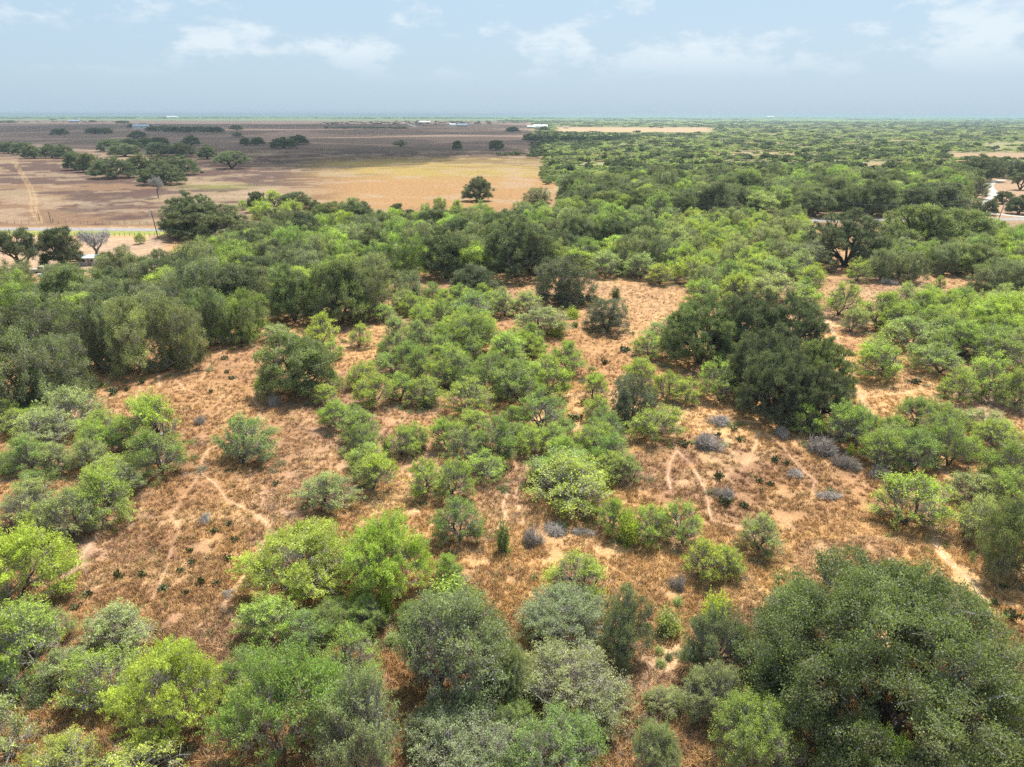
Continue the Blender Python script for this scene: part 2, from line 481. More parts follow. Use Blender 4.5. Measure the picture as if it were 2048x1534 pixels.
ribbon('road', ROAD_PX, 7.5, 0.09, M_ASPH, 'pale paved country road crossing behind the tree belt', 'road')
ribbon('driveway', DRIVE_PX, 4.4, 0.13, M_GRAVEL, 'white caliche driveway joining the paved road on the far side', 'driveway')
ribbon('driveway', DRIVE2_PX, 5.0, 0.12, M_GRAVEL, 'white winding caliche track curving between oaks past the road', 'driveway')
ribbon('dirt_road', [(808, 245.5), (820, 249), (832, 253)], 22, 0.1, M_GRAVEL, 'pale dirt road by the distant farm on the plain', 'dirt road')

# ------------------------------------------------------------------ plant meshes
def unit(v): return v / np.maximum(np.linalg.norm(v, axis=-1, keepdims=True), 1e-9)
def leaves(rng, C, ax, ay, clump_tone, droop=0.0, up=0.5, grey=0.03, cg=0.0):
    n = len(C)
    nrm = unit(rng.normal(size=(n, 3)) + np.array([0, 0, up]))
    u = unit(np.cross(nrm, unit(rng.normal(size=(n, 3)))))
    if droop: u = unit(u + np.array([0, 0, -droop])); 
    v = unit(np.cross(nrm, u))
    s = rng.uniform(.65, 1.35, (n, 1))
    u = u * ax * s; v = v * ay * s
    V = np.stack([C - u, C + v * 1.0 + nrm * ay * .2, C + u, C - v + nrm * ay * .2], 1).reshape(-1, 3)
    Q = np.arange(n * 4).reshape(n, 4)
    tone = (clump_tone * rng.uniform(.68, 1.32, n))
    gy = np.where(rng.random(n) < grey, rng.uniform(.5, .9, n), 0.0)
    gy = np.clip(gy + cg, 0, .9)
    at_ = np.stack([np.repeat(tone, 4), np.repeat(gy, 4), np.zeros(n * 4)], 1)
    return V, Q, at_
def prisms(A, B, ra, rb, sides=3):
    """tapered prisms from A to B, vectorised"""
    d = unit(B - A)
    ref = np.where(np.abs(d[:, 2:3]) > .9, np.array([[1., 0, 0]]), np.array([[0., 0, 1]]))
    u = unit(np.cross(d, ref)); v = np.cross(d, u)
    th = np.arange(sides) * 2 * np.pi / sides
    c, s = np.cos(th), np.sin(th)
    ring = u[:, None, :] * c[None, :, None] + v[:, None, :] * s[None, :, None]
    VA = A[:, None, :] + ring * ra[:, None, None]; VB = B[:, None, :] + ring * rb[:, None, None]
    V = np.concatenate([VA, VB], 1).reshape(-1, 3)
    n = len(A); o = (np.arange(n) * 2 * sides)[:, None]
    Q = []
    for k in range(sides):
        k2 = (k + 1) % sides
        Q.append(np.concatenate([o + k, o + k2, o + sides + k2, o + sides + k], 1))
    return V, np.stack(Q, 1).reshape(-1, 4)
def skeleton(rng, tips, stems, trunk_h, base_r, seg=0.7, wander=.12, power=.42):
    """grow a branching skeleton from the ground to every tip"""
    N = [np.zeros(3)]; par = [-1]; pl = [0.0]
    for s in stems:
        k = max(2, int(np.linalg.norm(s) / seg) + 1); p = 0
        for i in range(1, k + 1):
            N.append(s * (i / k) * np.array([1, 1, 1]) * 1.0 + rng.normal(size=3) * wander * .5 * (i < k) * np.array([1, 1, .3]))
            pl.append(pl[p] + np.linalg.norm(N[-1] - N[p])); par.append(p); p = len(N) - 1
    order = np.argsort(np.linalg.norm(tips, axis=1))
    tipn = []
    for ti in order:
        t = tips[ti]; A = np.array(N); d = np.linalg.norm(A - t, axis=1)
        cost = d + 0.45 * np.array(pl) + np.where(A[:, 2] > t[2] + .1, 1.5, 0) + np.where(A[:, 2] < trunk_h * .6, 2.5, 0)
        p = int(np.argmin(cost)); a = A[p]
        dp = d[p]; k = max(1, int(dp / seg))
        perp = rng.normal(size=3) * dp * wander
        for i in range(1, k + 1):
            f = i / k
            q = a + (t - a) * f + perp * math.sin(f * math.pi) + np.array([0, 0, 1]) * dp * .10 * math.sin(f * math.pi)
            N.append(q); par.append(p); pl.append(pl[p] + np.linalg.norm(q - N[p])); p = len(N) - 1
        tipn.append(p)
    N = np.array(N); par = np.array(par)
    cnt = np.zeros(len(N))
    for p in tipn: cnt[p] += 1
    for i in range(len(N) - 1, 0, -1): cnt[par[i]] += cnt[i]
    cnt = np.maximum(cnt, 1)
    r = base_r * (cnt / cnt[0]) ** power
    idx = np.arange(1, len(N))
    return N[par[idx]], N[idx], r[par[idx]] * np.where(par[idx] == 0, 1.15, .97), r[idx]
def bark_mesh(name, parts, dark, light, thin=0.03):
    V = []; Q = []; col = []; o = 0
    for (A, B, ra, rb, sides) in parts:
        if len(A) == 0: continue
        v, q = prisms(A, B, np.asarray(ra), np.asarray(rb), sides)
        V.append(v); Q.append(q + o); o += len(v)
        r = np.repeat(np.asarray(rb), 2 * sides)
        w = sstep(thin, thin * 4, r)[:, None]
        c = np.array(light)[None] * (1 - w) + np.array(dark)[None] * w
        col.append(np.concatenate([c, np.ones((len(c), 1))], 1))
    return mesh_np(name, np.concatenate(V), np.concatenate(Q), {'bark': ('FLOAT_COLOR', np.concatenate(col))}, [M_BARK])
def split_parts(A, B, ra, rb):
    t = rb > .05
    return [(A[t], B[t], ra[t], rb[t], 6), (A[~t], B[~t], ra[~t], rb[~t], 3)]

def lobes_tips(rng, R, H, lobes, ntip, z0=.3):
    tips = []; lob = []
    wts = np.array([l[3] ** 2 for l in lobes]); wts = wts / wts.sum()
    for _ in range(ntip):
        li = rng.choice(len(lobes), p=wts); x, y, z, r = lobes[li]
        d = unit(rng.normal(size=3))
        if d[2] < -.25: d[2] *= -1
        rad = r * (rng.random() ** .25)
        p = np.array([x, y, z]) + d * rad * np.array([1, 1, .75])
        if p[2] < z0: p[2] = z0 + rng.random() * .3
        tips.append(p); lob.append(li)
    return np.array(tips), np.array(lob)

def extent(me):
    v = np.empty(len(me.vertices) * 3, np.float32); me.vertices.foreach_get('co', v); v = v.reshape(-1, 3)
    return float(np.percentile(np.hypot(v[:, 0], v[:, 1]), 96)), float(np.percentile(v[:, 2], 99.3))
def mesquite(seed, R=3.5, H=5.0, ntip=280, nleaf=36, lx=.082, ly=.034, twig=6, bare=.12, grey=.02):
    rng = np.random.default_rng(seed)
    K = int(rng.integers(12, 19)); lobes = []
    a0 = rng.random() * 6.28; ex = rng.uniform(.70, 1.0); sx, sy = rng.normal(size=2) * .12 * R
    for i in range(K):
        th = a0 + i * 2.4 + rng.normal() * .5; rr = R * .86 * math.sqrt((i + .3) / K) * rng.uniform(.8, 1.1)
        lr = R * rng.uniform(.13, .29)
        z = H * (.94 - .52 * (rr / R) ** 1.7) * rng.uniform(.74, 1.04) - lr * .6
        x, y = rr * math.cos(th) * ex + sx, rr * math.sin(th) + sy
        lobes.append((x, y, max(z, .16 * H), lr))
        if rr > R * .5 and rng.random() < .65: lobes.append((x * 1.1, y * 1.1, H * rng.uniform(.12, .30), lr * rng.uniform(.6, .95)))
    tips, lob = lobes_tips(rng, R, H, lobes, ntip, .07 * H)
    nr = int(ntip * .34); th = rng.random(nr) * 6.28; rq = R * .92 * np.sqrt(rng.random(nr))      # stray sprays between the clumps
    ztop = H * (.92 - .62 * (rq / R) ** 2)
    tips[:nr] = np.stack([rq * np.cos(th) * ex + sx, rq * np.sin(th) + sy, np.maximum(ztop * rng.uniform(.35, 1.0, nr), .1 * H)], 1)
    ns = rng.integers(2, 5); st = []
    for i in range(ns):
        th = a0 + i * 6.28 / ns + rng.normal() * .4
        st.append(np.array([math.cos(th) * R * .22, math.sin(th) * R * .22, H * rng.uniform(.2, .3)]))
    A, B, ra, rb = skeleton(rng, tips, st, H * .2, .19, .6, .14)
    parts = split_parts(A, B, ra, np.maximum(rb, .012))
    # bare grey twigs inside and under the foliage
    nt_ = ntip * twig
    src = tips[rng.integers(0, ntip, nt_)] * rng.uniform(.55, 1.0, (nt_, 1)) ** .6
    dr = unit(rng.normal(size=(nt_, 3)) + unit(src) * .8 + np.array([0, 0, .1])) * rng.uniform(.3, .95, (nt_, 1))
    parts.append((src - dr * .5, src + dr * .5, np.full(nt_, .017), np.full(nt_, .006), 3))
    trunk = bark_mesh('mesquite_trunk', parts, (.075, .06, .05), (.27, .245, .22))
    keep = rng.random(ntip) > bare
    tk = tips[keep]; lt = rng.uniform(.86, 1.14, len(lobes))[lob[keep]] * rng.uniform(.75, 1.25, len(tk))
    idx = np.repeat(np.arange(len(tk)), nleaf)
    dr_ = unit(unit(tk - np.array([0, 0, H * .25])) + rng.normal(size=tk.shape) * .55 + np.array([0, 0, .15])) * np.array([1, 1, .75])
    ln_ = rng.uniform(.35, .8, len(tk)) * (R / 3.5) ** .5; q_ = rng.uniform(-.75, 1.0, len(idx))
    off = dr_[idx] * (ln_[idx] * q_)[:, None] + rng.normal(size=(len(idx), 3)) * np.array([.15, .15, .10]) * (1.25 - .6 * np.abs(q_))[:, None]
    C = tk[idx] + off; C[:, 2] = np.maximum(C[:, 2], .15)
    V, Q, at_ = leaves(rng, C, lx, ly, lt[idx], droop=.25, up=.7, grey=grey, cg=(rng.random(len(tk)) < .12)[idx] * .3)
    crown = mesh_np('mesquite_crown', V, Q, {'tone': ('FLOAT_VECTOR', at_)}, [M_LEAF])
    return (trunk, crown) + extent(crown)

def oak(seed, R=6.0, H=7.5, ntip=580, nleaf=95, lx=.09, ly=.05, twig=2, open_=0.0, sig=.29, K=34, skirt=.15, lrs=1.0):
    rng = np.random.default_rng(seed); lobes = []
    a0 = rng.random() * 6.28; ex = rng.uniform(.85, 1.0)
    for i in range(K):
        f = (i + .5) / K
        th = a0 + i * 2.39996 + rng.normal() * .15; ph = math.acos(max(1 - f * 1.02, 0.0))
        lr = R * rng.uniform(.17, .27) * lrs
        dv = rng.uniform(.80, 1.06); rr = (R - lr) * math.sin(ph) * dv; z = H * skirt + (H * (1 - skirt) - lr * .8) * max(math.cos(ph), 0) ** .8 * dv
        lobes.append((rr * math.cos(th) * ex, rr * math.sin(th), z, lr))
    for i in range(int(K * .45) if skirt < .3 else 0):
        th = i * 6.28 / (K * .45) + rng.normal() * .12; lr = R * rng.uniform(.14, .2); q = (R - lr) * rng.uniform(.86, 1.0)
        lobes.append((q * math.cos(th) * ex, q * math.sin(th), H * rng.uniform(.10, .26), lr))
    for i in range(5):
        th = rng.random() * 6.28; lobes.append((R * .35 * math.cos(th), R * .35 * math.sin(th), H * .5, R * .28))
    if open_: lobes = [l for l in lobes if rng.random() > open_]
    tips, lob = lobes_tips(rng, R, H, lobes, ntip, .6 * skirt * H)
    st = [np.array([rng.normal() * .3, rng.normal() * .3, H * .17])]
    for i in range(3):
        th = a0 + i * 2.1; st.append(np.array([math.cos(th) * R * .3, math.sin(th) * R * .3, H * .36]))
    A, B, ra, rb = skeleton(rng, tips, st, H * .2, .055 * R + .08, .8, .12)
    parts = split_parts(A, B, ra, np.maximum(rb, .013))
    nt_ = ntip * twig
    src = tips[rng.integers(0, ntip, nt_)] * rng.uniform(.8, 1.04, (nt_, 1))
    dr = unit(rng.normal(size=(nt_, 3)) + unit(src) * .6) * rng.uniform(.3, .9, (nt_, 1))
    parts.append((src - dr * .5, src + dr * .5, np.full(nt_, .02), np.full(nt_, .008), 3))
    trunk = bark_mesh('oak_trunk', parts, (.06, .05, .045), (.26, .245, .225))
    lt = rng.uniform(.72, 1.25, len(lobes))[lob] * rng.uniform(.75, 1.25, ntip)
    idx = np.repeat(np.arange(ntip), nleaf)
    C = tips[idx] + rng.normal(size=(len(idx), 3)) * np.array([sig, sig, sig * .62])
    C[:, 2] = np.maximum(C[:, 2], .2)
    V, Q, at_ = leaves(rng, C, lx, ly, lt[idx], up=.6, grey=.05, cg=(rng.random(ntip) < .22)[idx] * .32)
    crown = mesh_np('oak_crown', V, Q, {'tone': ('FLOAT_VECTOR', at_)}, [M_LEAF])
    return (trunk, crown) + extent(crown)

def brushy(seed, R=4.0, H=6.5, ntip=330, nleaf=74, lx=.082, ly=.036, twig=4, grey=.10):
    """tall ragged brush tree: several vine-draped humps reaching down to the ground"""
    rng = np.random.default_rng(seed); lobes = []
    K = rng.integers(6, 10); a0 = rng.random() * 6.28
    for i in range(K):
        th = a0 + i * 2.4; rr = R * .72 * math.sqrt((i + .3) / K); top = H * (1 - .36 * (rr / R) ** 1.4 + rng.normal() * .06)
        lr = R * rng.uniform(.20, .33); z = top - lr * .8
        while z > .03 * H:
            lobes.append((rr * math.cos(th), rr * math.sin(th), z, lr)); z -= lr * 1.05; rr *= 1.05; lr *= 1.04
    tips, lob = lobes_tips(rng, R, H, lobes, ntip, .06 * H)
    st = []
    for i in range(3):
        th = a0 + i * 2.2; st.append(np.array([math.cos(th) * R * .2, math.sin(th) * R * .2, H * .3]))
    A, B, ra, rb = skeleton(rng, tips, st, H * .15, .2, .7, .12)
    parts = split_parts(A, B, ra, np.maximum(rb, .012))
    nt_ = ntip * twig
    src = tips[rng.integers(0, ntip, nt_)] * np.array([1.03, 1.03, 1.0]) * rng.uniform(.85, 1.02, (nt_, 1))
    dr = unit(rng.normal(size=(nt_, 3)) + np.array([0, 0, .3])) * rng.uniform(.3, .9, (nt_, 1))
    parts.append((src - dr * .5, src + dr * .5, np.full(nt_, .018), np.full(nt_, .007), 3))
    trunk = bark_mesh('brush_trunk', parts, (.10, .085, .07), (.32, .30, .28))
    lt = rng.uniform(.62, 1.3, len(lobes))[lob] * rng.uniform(.7, 1.3, ntip)
    idx = np.repeat(np.arange(ntip), nleaf)
    C = tips[idx] + rng.normal(size=(len(idx), 3)) * np.array([.20, .20, .20])
    C[:, 2] = np.maximum(C[:, 2], .12)
    V, Q, at_ = leaves(rng, C, lx, ly, lt[idx], droop=.6, up=.3, grey=grey, cg=(rng.random(len(lobes)) < .25)[lob][idx] * .35)
    crown = mesh_np('brush_crown', V, Q, {'tone': ('FLOAT_VECTOR', at_)}, [M_LEAF])
    return (trunk, crown) + extent(crown)

def shrub(seed, R=1.2, H=1.6, n=2600, lx=.07, ly=.03):
    rng = np.random.default_rng(seed)
    nb = 60
    d = unit(rng.normal(size=(nb, 3)) * np.array([.7, .7, .5]) + np.array([0, 0, .75])); d[:, 2] = np.abs(d[:, 2])
    tips = d * np.array([R, R, H]) * rng.uniform(.55, 1.0, (nb, 1))
    A = np.zeros((nb, 3)); 
    mid = tips * .5 + rng.normal(size=(nb, 3)) * .06
    parts = [(A, mid, np.full(nb, .03), np.full(nb, .018), 3), (mid, tips, np.full(nb, .018), np.full(nb, .006), 3)]
    trunk = bark_mesh('shrub_stems', parts, (.12, .1, .08), (.25, .22, .19))
    i = rng.integers(0, nb, n)
    C = tips[i] * rng.uniform(.4, 1.05, (n, 1)) + rng.normal(size=(n, 3)) * .13
    C[:, 2] = np.maximum(C[:, 2], .05)
    V, Q, at_ = leaves(rng, C, lx, ly, rng.uniform(.8, 1.2, nb)[i])
    return trunk, mesh_np('shrub_crown', V, Q, {'tone': ('FLOAT_VECTOR', at_)}, [M_LEAF]), R, H

def dry_shrub(seed, R=1.0, H=1.0, n=340):
    rng = np.random.default_rng(seed)
    cen = rng.normal(size=(5, 3)) * np.array([.34, .34, 0]) * R
    ci = rng.integers(0, 5, n)
    d = unit(rng.normal(size=(n, 3)) * np.array([1, 1, .4]) + np.array([0, 0, .6])); d[:, 2] = np.abs(d[:, 2])
    B = cen[ci] + d * np.array([R * .62, R * .62, H]) * rng.uniform(.5, 1, (n, 1))
    A = cen[ci]; mid = (A + B) / 2 + rng.normal(size=(n, 3)) * .05
    nn = n * 4; k = rng.integers(0, n, nn); s = mid[k] + (B[k] - mid[k]) * rng.random((nn, 1))
    e = s + unit(rng.normal(size=(nn, 3)) + d[k] * .7) * rng.uniform(.1, .3, (nn, 1)); e[:, 2] = np.maximum(e[:, 2], .03)
    parts = [(A, mid, np.full(n, .016), np.full(n, .012), 3), (mid, B, np.full(n, .012), np.full(n, .006), 3), (s, e, np.full(nn, .010), np.full(nn, .005), 3)]
    me = bark_mesh('dry_shrub', parts, (.22, .195, .17), (.36, .325, .29))
    return me, R, H

def dead_tree(seed, R=3.0, H=5.5):
    rng = np.random.default_rng(seed)
    lobes = [(R * .5 * math.cos(i * 2.4), R * .5 * math.sin(i * 2.4), H * rng.uniform(.5, .75), R * .45) for i in range(6)]
    tips, _ = lobes_tips(rng, R, H, lobes, 170, H * .2)
    A, B, ra, rb = skeleton(rng, tips, [np.array([.1, 0, H * .3])], H * .25, .2, .6, .15)
    parts = split_parts(A, B, ra, np.maximum(rb, .02))
    n = 1500; s = tips[rng.integers(0, 170, n)] * rng.uniform(.8, 1.02, (n, 1)); e = s + unit(rng.normal(size=(n, 3)) + unit(s) * .6) * rng.uniform(.3, .8, (n, 1))
    parts.append((s, e, np.full(n, .022), np.full(n, .01), 3))
    return bark_mesh('dead_tree', parts, (.16, .145, .13), (.36, .345, .33)), R, H

M_PAD, _nt, _b = mat('cactus_pad')
_b.inputs['Roughness'].default_value = .6
_oi = _nt.nodes.new('ShaderNodeTexNoise'); _oi.inputs['Scale'].default_value = 4
_cr = _nt.nodes.new('ShaderNodeMixRGB'); _cr.inputs[1].default_value = (.040, .060, .022, 1); _cr.inputs[2].default_value = (.12, .14, .04, 1)
_nt.links.new(_oi.outputs['Fac'], _cr.inputs[0]); _nt.links.new(_cr.outputs[0], _b.inputs['Base Color'])
def cactus(seed, R=1.2):
    rng = np.random.default_rng(seed)
    V = []; Q = []; o = 0; pads = []
    base = rng.normal(size=(13, 2)) * R * .25
    for b in base: pads.append((np.array([b[0], b[1], 0.0]), unit(rng.normal(size=3) * np.array([.5, .5, 0]) + np.array([0, 0, 1.0])), 0))
    i = 0
    while i < len(pads) and len(pads) < 62:
        p, d, l = pads[i]; i += 1
        tip = p + d * .26
        if l < 3:
            for _ in range(rng.integers(1, 3)):
                dd = unit(d + rng.normal(size=3) * .6); dd[2] = max(dd[2], .1); pads.append((tip, unit(dd), l + 1))
    for p, d, l in pads:
        s = unit(np.cross(d, rng.normal(size=3))); t = np.cross(d, s)
        c = p + d * .16; ring = []
        for f, w in ((-1, .25), (-.5, .8), (.1, 1.0), (.65, .78), (1, .2)):
            for q, g in ((1, 0), (0, 1), (-1, 0), (0, -1)):
                ring.append(c + d * .17 * f + s * .125 * w * q + t * .022 * g * (1 if abs(f) < 1 else .5))
        V += ring
        for r in range(4):
            for k in range(4):
                k2 = (k + 1) % 4; Q.append((o + r * 4 + k, o + r * 4 + k2, o + r * 4 + 4 + k2, o + r * 4 + 4 + k))
        Q.append((o + 16, o + 17, o + 18, o + 19)); o += 20
    return mesh_np('prickly_pear', np.array(V), np.array(Q), None, [M_PAD]), R, .75

PROTO = {
    'M': [mesquite(100 + i, R=3.5, H=5 + (i % 3) * .3, bare=.05 + .05 * (i % 4)) for i in range(8)],
    'Ml': [mesquite(150 + i, R=5.5, H=6.2, ntip=640, nleaf=64, bare=.12, twig=5) for i in range(3)],
    'O': [oak(200 + i, skirt=.1) for i in range(5)],
    'L': [oak(230 + i, R=4.5, H=6.5, ntip=300, nleaf=56, K=22, skirt=.2, sig=.30) for i in range(4)],
    'Oo': [oak(250 + i, open_=.28, ntip=330, skirt=.34) for i in range(2)],
    'Om': [oak(280 + i, R=9, H=9.5, ntip=900, nleaf=105, lx=.09, ly=.05, K=60, sig=.27, lrs=.72) for i in range(2)],
    'OL': [oak(271, R=11, H=9.5, ntip=2600, nleaf=100, lx=.075, ly=.042, K=110, sig=.30, twig=2, lrs=.66)],
    'B': [brushy(300 + i) for i in range(6)],
    'BL': [brushy(350 + i, R=5.5, H=7, ntip=600, nleaf=80) for i in range(3)],
    'T': [mesquite(370 + i, R=5, H=5.8, ntip=620, nleaf=46, lx=.075, ly=.034, twig=9, bare=.10, grey=.07) for i in range(3)],
    'S': [shrub(400 + i) for i in range(3)],
    'D': [dry_shrub(500 + i) for i in range(3)],
    'X': [dead_tree(600 + i) for i in range(2)],
    'C': [cactus(700 + i) for i in range(4)],
}
KIND = {'L': ('leafy_tree', 'leafy tree'), 'M': ('mesquite_tree', 'mesquite'), 'Ml': ('mesquite_tree', 'mesquite'), 'O': ('live_oak', 'live oak'), 'Oo': ('live_oak', 'live oak'),
        'Om': ('live_oak', 'live oak'), 'OL': ('live_oak', 'live oak'), 'B': ('brush_tree', 'brush tree'), 'BL': ('brush_tree', 'brush tree'), 'T': ('thorn_tree', 'thorn tree'),
        'S': ('green_shrub', 'shrub'), 'D': ('dry_shrub', 'dry shrub'), 'X': ('dead_tree', 'dead tree'), 'C': ('prickly_pear', 'cactus')}
TINT = {'b': (.385, .480, .105), 'y': (.410, .480, .100), 'g': (.265, .355, .100), 'p': (.370, .425, .190), 's': (.285, .325, .165),
        'd': (.118, .146, .076), 'o': (.190, .230, .100), 'k': (.100, .120, .070), 'a': (.195, .225, .122)}
RATIO = {'L': (.5, 1.3), 'M': (.45, .86), 'Ml': (.4, .8), 'O': (.45, 1.0), 'Oo': (.45, 1.0), 'Om': (.4, .9), 'OL': (.36, .6), 'B': (.5, 1.3), 'BL': (.45, 1.2), 'T': (.4, 1.1),
         'S': (.5, 2.2), 'D': (.3, .8), 'X': (.6, 1.5), 'C': (.3, .6)}
TH = np.linspace(0, 2 * np.pi, 16, endpoint=False)
PH = np.radians([-90, -60, -30, 0, 30, 60, 90])
_e = np.array([(math.cos(t) * math.cos(p), math.sin(t) * math.cos(p), math.sin(p)) for p in PH for t in TH])
def fit(x0, y0, x1, y1, kind):
    """find where a plant must stand, and how wide and tall it is, from its extent in the picture"""
    lo_, hi_ = RATIO[kind]
    low = .16 if kind in ('M', 'Ml', 'X', 'Oo') else .04
    cx = (x0 + x1) / 2; yg = y1 - (y1 - y0) * .15
    for _ in range(14):
        p = at(cx, max(yg, 236)); R = (x1 - x0) / 2 * proj(p + np.array([0, 0, 2.0]))[2][0] / F * {'M': 1.13, 'Ml': 1.13, 'T': 1.15, 'B': 1.05, 'BL': 1.05, 'OL': .88}.get(kind, .98)
        a, b = lo_ * 2 * R, hi_ * 2 * R
        for __ in range(14):
            H = (a + b) / 2
            E = p + _e * np.array([R, R, H * (1 - low) / 2]) * .95 + np.array([0, 0, H * (1 + low) / 2])
            top = proj(E)[1].min()
            if top > y0: a = H
            else: b = H
        bot = max(proj(E)[1].max(), proj(p)[1][0])
        yg += (y1 - bot) * .8
        yg = min(max(yg, 236.2), 2400)
    return p, R, H

cnt = {}
def plant(kind, p, R, H, tint, label, group=None, rng=random, rz=None):
    ks = PROTO[kind]; k = cnt.get(kind, 0); cnt[kind] = k + 1
    pr = ks[k % len(ks)]
    if len(pr) == 3: me, pR, pH = pr; trunk, crown = me, None
    else: trunk, crown, pR, pH = pr
    nm, cat = KIND[kind]
    if rz is None: rz = rng.uniform(0, 6.28)
    if crown is None:
        r = bpy.data.objects.new(nm, trunk)
    else:
        r = bpy.data.objects.new(nm, None); r.empty_display_size = .3
    r.location = (p[0], p[1], p[2] if len(p) > 2 else 0)
    r.rotation_euler = (0, 0, rz); r.scale = (R / pR, R / pR, H / pH)
    link(r); tag(r, label, cat, group)
    if crown is not None:
        for n_, m_ in (('trunk', trunk), ('crown', crown)):
            c = bpy.data.objects.new(n_, m_); link(c, r)
            if n_ == 'crown':
                j = rng.uniform(.9, 1.12); g = rng.uniform(.93, 1.07)
                t = TINT[tint]; c.color = (t[0] * j * g, t[1] * j, t[2] * j / g, 1)
    PLACED.append((p[0], p[1], R))
    return r
PLACED = []

